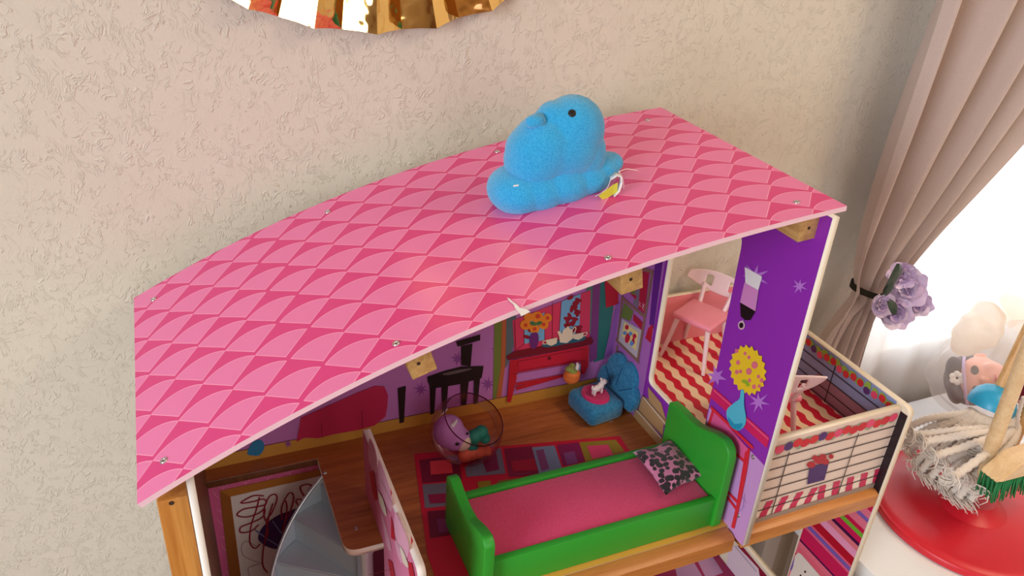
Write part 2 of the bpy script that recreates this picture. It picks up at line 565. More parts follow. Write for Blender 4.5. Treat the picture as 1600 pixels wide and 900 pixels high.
def screw(p, n, parent, r=.0036):
    q = Vector(n).to_track_quat('Z', 'Y').to_matrix().to_4x4(); bm = bmesh.new()
    add_lathe(bm, [(0, .0002), (r * .3, .0002), (r * .45, .0011), (r * .8, .0012), (r, .0004), (r, -.002)], 14, Matrix.Translation(p) @ q)
    o = link('screw', bm, SCREW, parent, smooth=50)
    bm = bmesh.new(); add_lathe(bm, [(0, .00035), (r * .42, .00035), (r * .42, -.001)], 8, Matrix.Translation(p) @ q)
    link('screw_socket', bm, BLACK, o)


for p in ((256, 720), (240, 468), (619, 537), (512, 331), (950, 403), (777, 237), (1245, 316), (1012, 188)):
    P_ = roof_pt(*p); dz = (zroof(P_.x + 1e-3) - zroof(P_.x - 1e-3)) / 2e-3
    screw(P_, (-dz, 0, 1), roof)
# roof beams
for xc in (.2135, .4265, .6365):
    dz = (zroof(xc + 1e-3) - zroof(xc - 1e-3)) / 2e-3; nrm = Vector((-dz, 0, 1)).normalized(); tx = Vector((1, 0, dz)).normalized()
    c = Vector((xc, 0, zroof(xc))) - nrm * (.0056 + .0205); h = .0122
    Mx = Matrix((tx, Vector((0, 1, 0)), nrm)).transposed().to_4x4(); bm = bmesh.new(); add_box(bm, (-h, -.345, -.0205), (h, -.040, .0205), .0012)
    bm.transform(Matrix.Translation(c) @ Mx)
    bo = link('roof_beam', bm, M_BEAM, D, smooth=35)
    bm = bmesh.new(); add_lathe(bm, [(0, .0003), (.0018, .0003), (.0018, -.002)], 12, Matrix.Translation(c + Vector((0, -.345, -.006))) @ Vector((0, -1, 0)).to_track_quat('Z', 'Y').to_matrix().to_4x4())
    link('pilot_hole', bm, mat((60, 36, 20), .8), bo)
# left corner post and the thin wall beside it
po = box('corner_post', (-.006, -.355, FZ), (.0185, -.318, .274), M_POST, D, .002)
bm = bmesh.new(); p = V(268, 786, 'y', -.355); add_lathe(bm, [(0, .0003), (.0022, .0003), (.0022, -.002)], 12, Matrix.Translation(p) @ Vector((0, -1, 0)).to_track_quat('Z', 'Y').to_matrix().to_4x4())
link('pilot_hole', bm, mat((60, 36, 20), .8), po)
M_LINER = wood('brown_print', (88, 50, 26), (120, 72, 38), (20, 20, 1.5), 4)
plate('left_wall', [(-.358, FZ), (-.003, FZ), (-.003, .292), (-.358, .292)], [], 'x', .0190, .0255, (WHITE, M_LINER, WHITE), D)
# back panel
LIL = mat((196, 122, 196), .5); LOWPINK = mat((214, 100, 150), .5)
bp = plate('back_panel', [(-.004, FZ), (.66, FZ), (.66, zroof(.66) - .05)] + [(x, zroof(x) - .05) for x in (.6, .5, .4, .3, .2, .1, 0)], [], 'y', 0.0, .008, (LIL, WHITE, WHITE), D)
B = Plane('y', 0.0, -1, bp)
YEL = mat((206, 150, 62), .5)
B.poly('printed_floor', YEL, [(.0255, 0), (.65, 0), (.65, .021), (.0255, .021)], 1, uvs=True)
B.strokes('printed_skirting_line', mat((80, 20, 60), .5), [[(.0255, .021), (.65, .021)]], .0009, 2, 0, uvs=True)
STARB = mat((150, 78, 160), .5)
B.polys('printed_stars', STARB, [star(657, 608, 13), star(715, 560, 13), star(762, 600, 13), star(776, 546, 10), star(450, 693, 8)], 1)
B.polys('printed_sofa', mat((196, 34, 84), .5), [[(463, 690), (470, 652), (560, 612), (586, 602), (600, 603), (606, 616), (605, 634), (602, 650), (585, 664), (560, 671), (520, 678), (497, 684), (475, 683)]], 3)
B.strokes('printed_sofa_seams', mat((140, 16, 60), .5), [[(502, 660), (503, 683)], [(565, 640), (566, 669)]], .0009, 4, 0)
B.poly('printed_blue_cushion', mat((40, 130, 180), .5), [(386, 708), (395, 690), (408, 687), (413, 695), (411, 704), (404, 711), (395, 711)], 3, 3)
BRB = mat((40, 30, 30), .35)
B.polys('printed_piano_legs', BRB, [[(621, 606), (634, 602), (631, 659), (624, 661)], [(720, 570), (735, 572), (738, 536), (720, 540)], [(715, 541), (750, 531), (750, 522), (712, 533)]], 3)
B.poly('printed_bench_seat', BRB, [(667, 588), (690, 580), (720, 572), (755, 571), (754, 579), (730, 586), (700, 593), (668, 597)], 4)
B.poly('printed_bench_shine', mat((110, 96, 96), .35), [(690, 583), (720, 576), (738, 575), (722, 580), (700, 585)], 5, 2)
B.poly('printed_bench_apron', BRB, [(669, 597), (754, 579), (752, 590), (715, 600), (672, 607)], 4)
for q in ([(671, 600), (681, 599), (678, 645), (672, 647)], [(689, 600), (700, 598), (697, 640), (691, 645)], [(719, 597), (732, 594), (728, 631), (720, 632)], [(740, 588), (750, 585), (746, 629), (740, 631)]):
    B.poly('printed_bench_leg', BRB, q, 4)
# drapes, window, console with its tea things
for i, (c, q) in enumerate((((120, 134, 60), [(772, 500), (786, 498), (783, 575), (775, 622), (770, 624)]), ((190, 100, 60), [(784, 498), (792, 496), (790, 560), (783, 619), (775, 622), (782, 575)]),
                            ((96, 112, 120), [(791, 496), (806, 492), (803, 535), (793, 568), (789, 575)]))):
    B.poly('printed_left_drape', mat(c, .5), q, 2 + i)
for i, (c, q) in enumerate((((46, 118, 116), [(930, 430), (962, 424), (958, 480), (945, 560), (927, 566)]), ((130, 60, 130), [(920, 440), (938, 430), (932, 560), (921, 566)]), ((86, 128, 120), [(916, 440), (926, 436), (922, 520), (912, 530)]),
                            ((190, 24, 52), [(944, 440), (965, 424), (965, 474), (946, 480)]), ((150, 96, 180), [(962, 474), (969, 472), (964, 548), (942, 560)]))):
    B.poly('printed_right_drape', mat(c, .5), q, 2 + i)
B.poly('printed_window_frame', mat((222, 60, 100), .5), [(800, 500), (922, 452), (920, 527), (803, 548)], 5)
B.polys('printed_window_sky', mat((120, 178, 220), .5), [[(818, 500), (850, 487), (850, 530), (818, 536)], [(876, 470), (906, 458), (904, 520), (872, 526)]], 6)
B.strokes('printed_window_joints', mat((100, 10, 40), .5), [[(862, 470), (862, 532)], [(818, 500), (818, 536)], [(850, 487), (850, 530)], [(876, 470), (872, 526)], [(806, 546), (818, 536)], [(803, 500), (805, 546)]], .0008, 7, 0)
rr = random.Random(3)
B.polys('printed_red_leaves', mat((150, 16, 40), .5), [ell(rr.uniform(884, 905), rr.uniform(462, 518), 6, 3, 8, rr.uniform(0, 3)) for _ in range(26)] + [ell(822, 525, 6, 3, 8, .3), ell(826, 514, 5, 3, 8, 1)], 7)
RED = mat((196, 26, 46), .5); DRED = mat((120, 14, 34), .5)
B.poly('printed_console_top', DRED, [(790, 555), (803, 547), (922, 525), (926, 532), (922, 537), (792, 561)], 8)
B.poly('printed_console_drawer', mat((204, 30, 60), .5), [(800, 561), (918, 538), (914, 562), (806, 581)], 8)
B.strokes('printed_drawer_outline', DRED, [[(808, 563), (912, 543), (910, 561), (808, 578), (808, 563)], [(800, 583), (912, 563)]], .0009, 9, 0)
B.poly('printed_drawer_knob', DRED, ell(857, 558, 3, 3, 10), 9)
B.polys('printed_console_legs', RED, [[(796, 561), (808, 560), (806, 590), (797, 627), (791, 626)], [(905, 545), (919, 540), (918, 570), (912, 583), (907, 583)], [(804, 597), (880, 583), (882, 587), (806, 601)], [(804, 603), (870, 586), (874, 589), (806, 608)]], 8)
B.poly('printed_vase', mat((110, 40, 120), .5), [(828, 520), (838, 518), (840, 531), (836, 541), (830, 543), (826, 532)], 10, 3)
B.polys('printed_orange_flowers', mat((240, 140, 40), .5), [ell(820, 506, 9, 8, 10), ell(834, 512, 8, 7, 10), ell(848, 505, 8, 8, 10), ell(838, 494, 10, 9, 10), ell(854, 495, 7, 7, 10), ell(825, 494, 8, 7, 10)], 9)
B.polys('printed_flower_hearts', mat((214, 70, 40), .5), [ell(820, 506, 3, 3, 8), ell(834, 512, 3, 3, 8), ell(848, 505, 3, 3, 8), ell(839, 492, 4, 4, 8), ell(854, 495, 3, 3, 8)], 10)
B.polys('printed_flower_leaves', mat((70, 120, 70), .5), [ell(832, 504, 6, 3, 8, .2), ell(841, 503, 5, 3, 8, -.3)], 10)
B.poly('printed_tray', mat((40, 100, 120), .5), [(845, 537), (870, 530), (905, 524), (914, 525), (908, 531), (880, 536), (853, 541)], 10, 2)
POT = mat((240, 222, 196), .5)
B.poly('printed_teapot', POT, [(869, 516), (873, 515), (876, 520), (879, 512), (884, 510), (884, 508), (887, 508), (888, 511), (893, 514), (893, 527), (884, 534), (873, 533), (872, 524)], 11)
B.strokes('printed_teapot_handle', POT, [[(892, 514), (896, 509), (898, 512), (894, 521)]], .0016, 11)
B.polys('printed_cups', POT, [[(851, 529), (869, 525), (868, 534), (860, 538), (853, 536)], [(892, 521), (910, 517), (909, 525), (902, 529), (894, 527)]], 12)
B.strokes('printed_cup_handles', POT, [[(852, 530), (847, 531), (847, 535), (852, 535)], [(909, 518), (915, 517), (914, 521), (909, 523)]], .0014, 12)
# lower left: a print of a framed child's drawing
lo = Plane('y', 0.0, -1, bp)
lo.poly('printed_pink_wallpaper', LOWPINK, [(.0255, ZL), (.24, ZL), (.24, -.025), (.0255, -.025)], 1, uvs=True)
FANL = mat((238, 150, 185), .5)
fl = []
for i in range(7):
    x = .045 + .03 * i
    for z in (-.033, -.085, -.137, -.19, -.24):
        if x < .07 or z == -.033:
            fl += [[(x - .012, z + .012), (x, z - .006), (x + .012, z + .012)], [(x, z + .012), (x, z - .012)], [(x - .014, z - .006), (x - .010, z - .018), (x - .002, z - .026)], [(x + .014, z - .006), (x + .010, z - .018), (x + .002, z - .026)]]
lo.poly('printed_lower_wall', mat((96, 20, 50), .5), [(.24, ZL), (.66, ZL), (.66, -.012), (.24, -.012)], 1, uvs=True)
lo.strokes('printed_wallpaper_fans', FANL, fl, .0007, 2, 4, uvs=True, stuff=True)
lo.poly('printed_gold_frame', mat((176, 112, 40), .45), [(343, 766), (520, 728), (560, 760), (420, 960), (365, 960)], 3)
lo.polys('printed_frame_shade', mat((150, 88, 30), .45), [[(343, 766), (360, 775), (384, 960), (365, 960)]], 4)
lo.poly('printed_paper', mat((224, 216, 214), .5), [(360, 775), (520, 738), (560, 770), (420, 960), (384, 960)], 4)
lo.poly('printed_purple_oval', mat((56, 22, 92), .5), [(403, 838), (410, 822), (430, 806), (450, 798), (470, 795), (470, 840), (440, 856), (420, 854), (407, 846)], 5, 3)
lo.strokes('printed_blue_lines', mat((120, 124, 170), .5), [[(398, 826), (420, 842), (440, 854)], [(425, 812), (440, 832)]], .0022, 6)
SCR = mat((150, 20, 44), .5)
lo.strokes('printed_red_scribble', SCR, [[(412, 773), (395, 773), (376, 784), (395, 782), (412, 778), (415, 786), (402, 790), (380, 794), (370, 803), (385, 806), (404, 800), (413, 793), (410, 806), (390, 816), (376, 822), (376, 830), (392, 828), (404, 818)],
                                  [(405, 775), (400, 795), (392, 820), (390, 845), (398, 855), (406, 848)], [(414, 812), (412, 795), (420, 775), (430, 771), (432, 780), (424, 800), (416, 812), (418, 830), (412, 850), (410, 880), (418, 893)],
                                  [(426, 785), (420, 805), (414, 840)], [(440, 810), (440, 790), (450, 770), (457, 770), (458, 782), (452, 800), (444, 815), (442, 830)], [(446, 780), (448, 795), (442, 825)],
                                  [(478, 777), (470, 765), (470, 758), (480, 755), (487, 758), (482, 765)], [(468, 790), (462, 782), (466, 778), (474, 780)]], .0022, 7)
lo.strokes('printed_grey_scribble', mat((140, 110, 130), .5), [[(400, 852), (385, 844), (377, 852), (380, 866), (395, 874), (412, 880)], [(405, 880), (388, 886), (390, 900)]], .0009, 6)
# right wall with its rounded opening
PUR = mat((146, 44, 176), .42); LILW = mat((206, 150, 214), .45)
op = rnd([(-.246, .079), (-.106, .079), (-.103, .40), (-.240, .385)], [.012, .012, .02, .02])
rw = plate('right_wall', [(-.3615, -.004), (-.3305, -.004), (-.3305, .0005), (0, .0005), (0, .456), (-.3615, .456)], [op], 'x', XR, XR + .0095, (PUR, mat((225, 200, 215), .5), mat((236, 228, 214), .5)), D)
R_ = Plane('x', XR, -1, rw)
R_.poly('printed_lower_wall', LILW, [(1112, 614), (1197, 694), (1163, 836), (1126, 812), (1090, 796), (1020, 745), (1046, 668)][:0] or [(-.3615, -.004), (-.3305, -.004), (-.3305, .0005), (-.247, .0005), (-.247, .135), (-.3615, .131)], 1, uvs=True)
R_.poly('printed_chair_rail', mat((212, 30, 96), .5), [(1113, 608), (1118, 607), (1203, 683), (1199, 700), (1110, 620)], 2)
R_.strokes('printed_chair_rail_edge', mat((235, 90, 140), .5), [[(1116, 609), (1202, 686)]], .0022, 3, 0)
R_.polys('printed_wall_stars', mat((188, 120, 214), .45), [star(1180, 432, 24, 7, .3, .5), star(1250, 447, 14, 7, .3, .4), star(1120, 588, 18, 6, .35, .3), star(1186, 628, 19, 7, .28, .2)], 2)
R_.poly('printed_lamp_shade_top', mat((236, 232, 232), .4), [(1165, 417), (1192, 432), (1186, 454), (1166, 442)], 3)
R_.poly('printed_lamp_shade', mat((214, 140, 200), .4), [(1165, 441), (1187, 454), (1182, 486), (1158, 472)], 4)
R_.poly('printed_lamp_base', BLACK, [(1158, 472), (1182, 486), (1174, 500), (1166, 500), (1159, 494)], 4)
R_.polys('printed_lamp_pendant', mat((220, 180, 200), .4), [ell(1160, 508, 5.5, 7, 14)], 4)
R_.polys('printed_lamp_pendant_heart', BLACK, [ell(1160, 508, 3.4, 4.4, 12)], 5)
R_.strokes('printed_lamp_chain', mat((210, 200, 200), .4), [[(1163, 500), (1161, 503)]], .0012, 5, 0)
bq = []
for k in range(40):
    a = 2 * math.pi * k / 40; q = 1.0 + (.09 if k % 2 else -.05)
    bq.append((1170 + 27 * q * math.cos(a) - 2 * math.sin(a), 578 + 36 * q * math.sin(a) + 8 * math.cos(a)))
R_.poly('printed_yellow_bouquet', mat((238, 200, 40), .45), bq, 4)
R_.polys('printed_bouquet_hearts', mat((222, 110, 130), .45), [ell(x, y, r, r * 1.2, 10) for x, y, r in ((1155, 566, 3.2), (1172, 558, 2.6), (1181, 570, 5), (1159, 580, 2.6), (1172, 580, 4.6), (1187, 588, 2.6), (1192, 594, 3), (1173, 594, 2.6), (1153, 581, 3), (1180, 604, 3.2), (1188, 603, 2.4), (1166, 552, 2.4), (1153, 548, 2.8))], 5)
R_.polys('printed_bouquet_leaves', mat((150, 180, 40), .45), [ell(1166, 596, 6, 3, 8, .3), ell(1170, 600, 4, 3, 8, 1)], 5)
R_.poly('printed_blue_vase', mat((84, 190, 216), .4), [(1160, 609), (1165, 611), (1165, 632), (1168, 652), (1166, 664), (1157, 672), (1147, 668), (1139, 655), (1138, 640), (1148, 630), (1158, 622)], 6, 3)
R_.poly('printed_vase_shade', mat((40, 150, 190), .4), [(1140, 650), (1150, 662), (1163, 660), (1160, 669), (1152, 671), (1143, 664)], 7, 2)
TRED = mat((222, 36, 60), .45)
R_.poly('printed_table_drawer', mat((230, 90, 150), .45), [(1117, 640), (1172, 703), (1166, 722), (1108, 668)], 3)
R_.strokes('printed_table_outline', TRED, [[(1112, 636), (1178, 700)], [(1116, 640), (1106, 672)], [(1172, 700), (1166, 722), (1107, 668)], [(1136, 774), (1151, 794)], [(1139, 769), (1155, 786)]], .0048, 4, 0)
R_.polys('printed_table_leg', TRED, [[(1166, 706), (1174, 700), (1169, 735), (1160, 780), (1149, 826), (1144, 823), (1152, 790)]], 5)
R_.polys('printed_table_knob', TRED, [ell(1142, 685, 2.5, 3, 10)], 5)
R_.strokes('printed_wall_scratch', mat((168, 120, 190), .45), [[(1160, 775), (1168, 786)], [(1155, 800), (1166, 790)], [(1165, 770), (1162, 792)]], .0007, 3, 0)
for p in ((1177, 714), (1154, 805)): screw(V(*p, 'x', XR), (-1, 0, 0), rw, .0034)
# printed shelves at the back of the right wall
R_.poly('printed_back_wall', mat((176, 108, 190), .5), [(-.0995, .0005), (0, .0005), (0, .456), (-.0995, .45)], 1, uvs=True)
R_.poly('printed_purple_pillar', mat((96, 30, 140), .5), [(1024, 410), (1037, 404), (1022, 514), (1015, 506)], 2)
R_.poly('printed_red_band', mat((190, 24, 52), .5), [(1014, 512), (1022, 506), (1018, 536), (1009, 528)], 3)
TAU = mat((140, 104, 92), .5)
R_.strokes('printed_shelf_frame', TAU, [[(1021, 422), (997, 566)], [(974, 462), (966, 532)], [(972, 464), (1010, 496)], [(963, 530), (1000, 566)], [(966, 540), (958, 610)], [(985, 414), (1022, 425)]], .0055, 4, 0)
R_.polys('printed_shelf_books', mat((176, 24, 60), .5), [[(1004, 424), (1016, 424), (1008, 490), (998, 482)], [(991, 490), (1006, 504), (1004, 516), (990, 500)], [(985, 458), (996, 462), (995, 468)]], 3)
R_.polys('printed_green_books', mat((112, 130, 60), .5), [[(976, 472), (991, 486), (986, 502), (971, 496)], [(992, 424), (1000, 424), (996, 470), (985, 455)]], 3)
R_.poly('printed_shelf_shadow', mat((120, 112, 132), .5), [(1000, 424), (1006, 424), (998, 482), (990, 474)], 3)
R_.strokes('printed_book_lettering', mat((238, 190, 214), .5), [[(1001, 470), (1000, 479)], [(1003, 473), (1001, 475), (1003, 479)], [(1005, 475), (1009, 481)], [(1009, 475), (1005, 481)], [(1007, 473), (1006, 483)], [(1006, 482), (1008, 485)]], .0008, 5, 0)
R_.poly('printed_picture_mount', mat((196, 190, 200), .5), [(973, 498), (1004, 516), (997, 560), (966, 534)], 3)
R_.poly('printed_picture', mat((240, 220, 150), .5), [(977, 502), (999, 520), (995, 548), (973, 524)], 4)
R_.polys('printed_picture_figure', mat((200, 30, 60), .5), [ell(981, 511, 3, 4), ell(982, 528, 4, 8, 12, .2), ell(993, 525, 3, 4), ell(991, 533, 2.5, 5)], 5)
R_.polys('printed_picture_blue', mat((100, 150, 210), .5), [ell(978, 520, 3, 3), ell(987, 521, 3, 3), ell(989, 536, 3, 4)], 6)
BOXB = mat((190, 150, 104), .5)
R_.polys('printed_storage_boxes', BOXB, [[(1013, 604), (1034, 630), (1046, 672), (1015, 634)], [(1004, 618), (1012, 622), (1038, 660), (1036, 682), (998, 642)], [(994, 640), (1000, 642), (1040, 690), (1034, 700), (990, 652)]], 2)
R_.strokes('printed_box_edges', mat((60, 40, 40), .5), [[(1006, 618), (1042, 658)], [(994, 636), (1036, 680)], [(1005, 617), (997, 641)]], .001, 3, 0)
R_.strokes('printed_box_lids', mat((236, 222, 206), .5), [[(1007, 621), (1040, 661)], [(995, 640), (1034, 684)]], .002, 4, 0)
# upper floor
fl_out = [(.0255, -.0005), (.65, -.0005), (.65, -.329), (.2255, -.329), (.2255, -.2065)] + [tuple(p) for p in rnd([(.2255, -.2065), (.172, -.2065), (.172, -.026), (.0255, -.026)], [0, .018, 0, 0])[1:]]
fp = plate('upper_floor', fl_out, [], 'z', -.0105, 0.0, (WHITE, M_FLOOR, mat((236, 222, 205), .5)), D)
F_ = Plane('z', 0.0, 1, fp)
F_.poly('printed_floor_edge', mat((222, 166, 70), .4), [(.2255, -.329), (.65, -.329), (.65, -.300), (.2255, -.300)], 1, uvs=True)
F_.strokes('printed_plank_joints', mat((128, 68, 28), .5), [[(.17 + .02, -y), (.648, -y)] for y in (.04, .075, .11, .145, .18, .215, .25, .285)], .0005, 1, 0, uvs=True, stuff=True)
box('stair_opening_trim', (.0256, -.0275, -.0100), (.1718, -.0262, -.0002), M_LINER, D, .0004)
screw(V(556, 826, 'z', 0), (0, 0, 1), fp, .0026)
# printed rug
F_.poly('printed_rug', mat((196, 20, 52), .5), [(.302, -.060), (.604, -.121), (.592, -.29), (.262, -.29), (.264, -.245)], 2, uvs=True)
RG = [((120, 14, 50), [(655, 720), (716, 712), (722, 750), (660, 756)], 3), ((230, 70, 80), [(672, 722), (704, 719), (708, 740), (673, 743)], 4),
      ((110, 110, 130), [(726, 730), (782, 700), (790, 741), (729, 746)], 3), ((120, 20, 70), [(754, 722), (774, 703), (780, 735), (760, 739)], 4),
      ((130, 16, 60), [(787, 702), (832, 698), (843, 744), (795, 746)], 3), ((170, 20, 50), [(798, 722), (834, 718), (840, 736), (802, 738)], 4),
      ((120, 140, 170), [(831, 700), (866, 697), (878, 732), (843, 744)], 3), ((130, 70, 120), [(837, 705), (849, 703), (858, 733), (846, 737)], 4),
      ((134, 20, 84), [(870, 696), (904, 692), (914, 722), (880, 729)], 3), ((130, 70, 130), [(880, 709), (897, 706), (903, 724), (886, 728)], 4),
      ((150, 130, 30), [(905, 692), (962, 688), (976, 706), (915, 722)], 3), ((226, 70, 120), [(917, 698), (950, 696), (958, 712), (925, 718)], 4),
      ((110, 110, 130), [(660, 758), (712, 754), (712, 790), (664, 795)], 3), ((140, 20, 70), [(669, 774), (711, 771), (712, 786), (672, 788)], 4),
      ((110, 10, 46), [(668, 800), (712, 796), (716, 835), (672, 842)], 3), ((120, 40, 90), [(682, 812), (704, 811), (707, 832), (686, 834)], 4),
      ((150, 130, 30), [(746, 754), (766, 752), (768, 768), (748, 770)], 4), ((120, 110, 30), [(780, 752), (850, 744), (760, 775)], 4)]
for c, q, l in RG: F_.poly('printed_rug_square', mat(c, .5), q, l)
# floor rail along the front
rl = plate('floor_rail', [(-.349, -.0245), (-.3295, -.0245), (-.3295, .0), (-.343, .0), (-.349, -.0040)], [], 'x', .2255, .648, M_RAIL, D, .0015)
rl2 = plate('floor_rail', [(-.349, -.0245), (-.3295, -.0245), (-.3295, .0), (-.343, .0), (-.349, -.0040)], [], 'x', .661, XB - .001, M_RAIL, D, .0015)
# stair rail wall
PW = .219
pw = plate('stair_wall', rnd([(-.352, -.22), (-.208, -.22), (-.208, .0003), (-.114, .0003), (-.112, .106), (-.352, .104)], [0, 0, 0, 0, .003, .012]), [], 'x', PW, PW + .0095, (mat((232, 130, 165), .5), mat((236, 214, 208), .5), mat((238, 230, 222), .5)), D)
T_ = Plane('x', PW, -1, pw)
LP = mat((240, 172, 195), .5)
T_.polys('printed_scallops', LP, [[(578, 684), (588, 707), (590, 737), (583, 735), (576, 716)], [(592, 718), (602, 740), (612, 772), (612, 800), (600, 778), (592, 755)], [(618, 800), (632, 828), (640, 860), (628, 880), (618, 850)], [(596, 800), (606, 830), (612, 860), (604, 850)]], 1, 3)
T_.polys('printed_red_leaves', mat((204, 30, 50), .5), [[(578, 737), (585, 735), (591, 780), (587, 782), (583, 768)], [(611, 762), (614, 770), (612, 776)], [(612, 805), (617, 830), (619, 845), (612, 840)], [(643, 836), (647, 845), (644, 852)], [(607, 873), (614, 878), (620, 910), (612, 905)], [(638, 878), (645, 880), (650, 905), (642, 905)], [(593, 838), (598, 848), (594, 853)]], 2)
T_.strokes('printed_stems', mat((80, 40, 60), .5), [[(592, 768), (610, 802)], [(598, 752), (634, 830)], [(628, 802), (640, 832)], [(618, 838), (636, 880)]], .0008, 3)
T_.polys('printed_cream_petals', mat((240, 222, 200), .5), [[(592, 767), (600, 780), (606, 806), (600, 800), (594, 784)], [(626, 852), (634, 866), (640, 886), (632, 880)]], 3, 2)
# spiral staircase of grey plastic
GREY = mat((186, 202, 212), .3); SILV = mat((205, 215, 222), .25, metal=.5)
st = link('spiral_staircase', bmesh.new(), GREY, D)
NX, NY, SR = .2, -.183, .127


def sz(th): return -.0019 * (th - 100) - .004


bm = bmesh.new()
add_tube(bm, [(NX, NY, -.38), (NX, NY, -.03)], .0105, 20); add_tube(bm, [(NX, NY, -.03), (NX, NY, -.0115)], .0125, 20); link('newel_post', bm, SILV, st, smooth=40)
bm = bmesh.new(); ths = [100 + 3 * i for i in range(60)]; rings = []
for th in ths:
    a = math.radians(th); c, s_ = math.cos(a), math.sin(a); z = sz(th)
    rings.append([bm.verts.new((NX + r * c, NY + r * s_, zz)) for r, zz in ((SR - .0015, z + .004), (SR + .0015, z + .004), (SR + .0015, z - .052), (SR - .0015, z - .052))])
for a, b in zip(rings, rings[1:]):
    for k in range(4): bm.faces.new((a[k], a[(k + 1) % 4], b[(k + 1) % 4], b[k]))
bm.faces.new(rings[0]); bm.faces.new(rings[-1][::-1]); bmesh.ops.recalc_face_normals(bm, faces=bm.faces); link('stringer', bm, GREY, st, smooth=40)
bm = bmesh.new(); add_tube(bm, [(NX + SR * math.cos(math.radians(t)), NY + SR * math.sin(math.radians(t)), sz(t) + .005) for t in ths], .0026, 8); link('handrail', bm, SILV, st, smooth=60)
for i in range(8):
    t0, t1 = 104 + 21 * i, 104 + 21 * (i + 1); z = sz(t0) - .034
    bm = bmesh.new(); top, bot = [], []
    pts = [(NX + .010 * math.cos(math.radians(t)), NY + .010 * math.sin(math.radians(t))) for t in (t1, t0)] + [(NX + (SR - .002) * math.cos(math.radians(t)), NY + (SR - .002) * math.sin(math.radians(t))) for t in np.linspace(t0, t1, 6)]
    top = [bm.verts.new((x, y, z)) for x, y in pts]; bot = [bm.verts.new((x, y, z - .003)) for x, y in pts]
    bm.faces.new(top); bm.faces.new(bot[::-1])
    for k in range(len(pts)): bm.faces.new((top[k], bot[k], bot[(k + 1) % len(pts)], top[(k + 1) % len(pts)]))
    bmesh.ops.recalc_face_normals(bm, faces=bm.faces); link('tread', bm, GREY, st)
    if i:
        a = math.radians(t0); bm = bmesh.new(); add_tube(bm, [(NX + .0105 * math.cos(a), NY + .0105 * math.sin(a), z + .0375), (NX + (SR - .002) * math.cos(a), NY + (SR - .002) * math.sin(a), z + .0375)], .0011, 6); link('tread_highlight', bm, SILV, st)  # silver tube put in for the highlight along the tread's edge
    bm = bmesh.new(); a = math.radians(t0); d = Vector((-math.sin(a), math.cos(a), 0)) * .0012
    A = Vector((NX + .0105 * math.cos(a), NY + .0105 * math.sin(a), 0)); Bq = Vector((NX + (SR - .002) * math.cos(a), NY + (SR - .002) * math.sin(a), 0))
    vs = [bm.verts.new(p + Vector((0, 0, zz))) for zz in (z - .003, min(z + .038, -.014)) for p in (A + d, A - d, Bq - d, Bq + d)]
    for q in ((0, 1, 2, 3), (4, 5, 6, 7), (0, 1, 5, 4), (1, 2, 6, 5), (2, 3, 7, 6), (3, 0, 4, 7)): bm.faces.new([vs[j] for j in q])
    bmesh.ops.recalc_face_normals(bm, faces=bm.faces); link('riser', bm, GREY, st)
# balcony
bf = plate('balcony_floor', [(.661, -.3255), (XB - .001, -.3255), (XB - .001, .002), (.661, .002)], [], 'z', .052, .062, (WHITE, M_WAVE, WHITE), D)
plate('balcony_back_panel', [(.661, .052), (XB - .001, .052), (XB - .001, .150), (.661, .150)], [], 'y', .003, .0125, (mat((238, 140, 150), .45), WHITE, CREAM), D)
FR = -.336
bfp = plate('balcony_front_panel', [(.661, -.0003), (XB - .001, -.0003), (XB - .001, .1395), (.661, .1385)], [], 'y', FR, FR + .0095, (mat((226, 204, 190), .5), mat((220, 100, 110), .5), CREAM), D)
G_ = Plane('y', FR, -1, bfp)
u0, u1 = .6615, XB - .0015
G_.poly('printed_red_white_boards', mat((236, 216, 200), .5), [(u0, .006), (u1, .006), (u1, .03), (u0, .024)], 1, uvs=True)
rs = []
for i in range(10):
    x = u0 + .004 + .025 * i; q = []
    for k in range(7): q.append((min(u1, x + .0012 * (k % 2) + .0012 * k * (1 if i < 5 else -.6)), .006 +   .0047 * k))
    for k in range(6, -1, -1): q.append((min(u1, x + .0120 + .0012 * (k % 2) + .0012 * k * (1 if i < 5 else -.6)), .006 +   .0047 * k))
    rs.append(q)
G_.polys('printed_red_stripes', mat((196, 40, 86), .5), rs, 2, uvs=True)
G_.poly('printed_grey_skirting', mat((150, 132, 120), .6), [(u0, 0), (u1, 0), (u1, .0085), (u0, .0085)], 4, uvs=True)
LN = mat((60, 40, 40), .5)
G_.strokes('printed_board_lines', LN, [[(u0, z), (u1, z)] for z in (.006, .022, .0395, .057, .0745, .092, .110)], .0018, 3, 0, uvs=True)
G_.strokes('printed_upright_lines', LN, [[(u0 + .051, .006), (u0 + .051, .115)], [(u0 + .166, .006), (u0 + .166, .115)]], .0017, 3, 0, uvs=True)
G_.poly('printed_flower_pot', mat((70, 32, 100), .5), [(1264, 728), (1294, 722), (1287, 749), (1260, 756)], 4)
G_.polys('printed_pot_flowers', mat((176, 28, 44), .5), [ell(1266, 725, 7, 5, 10), ell(1278, 718, 8, 6, 10), ell(1288, 720, 6, 5, 10), ell(1272, 714, 5, 4, 10), ell(1284, 713, 6, 5, 10), ell(1297, 712, 4, 4, 8)], 5)
G_.polys('printed_garland_leaves', mat((150, 160, 130), .5), [ell(u0 + .006 + .0145 * i, .123 + .003 * (i % 2), .0085, .006, 8, .5 * i) for i in range(16)], 4, uvs=True)
gc = [(200, 30, 46), (206, 40, 50), (220, 70, 110), (80, 40, 110)]
gq = [[], [], [], []]
for i in range(17):
    gq[[0, 0, 2, 3, 1, 0, 1, 3, 0, 2, 1, 0, 0, 2, 1, 0, 2][i]].append(ell(u0 + .006 + .0135 * i, .126 + .002 * math.sin(i * 2.1), .0078, .0070, 10))
for c, q in zip(gc, gq): G_.polys('printed_garland_flowers', mat(c, .5), q, 5, uvs=True)
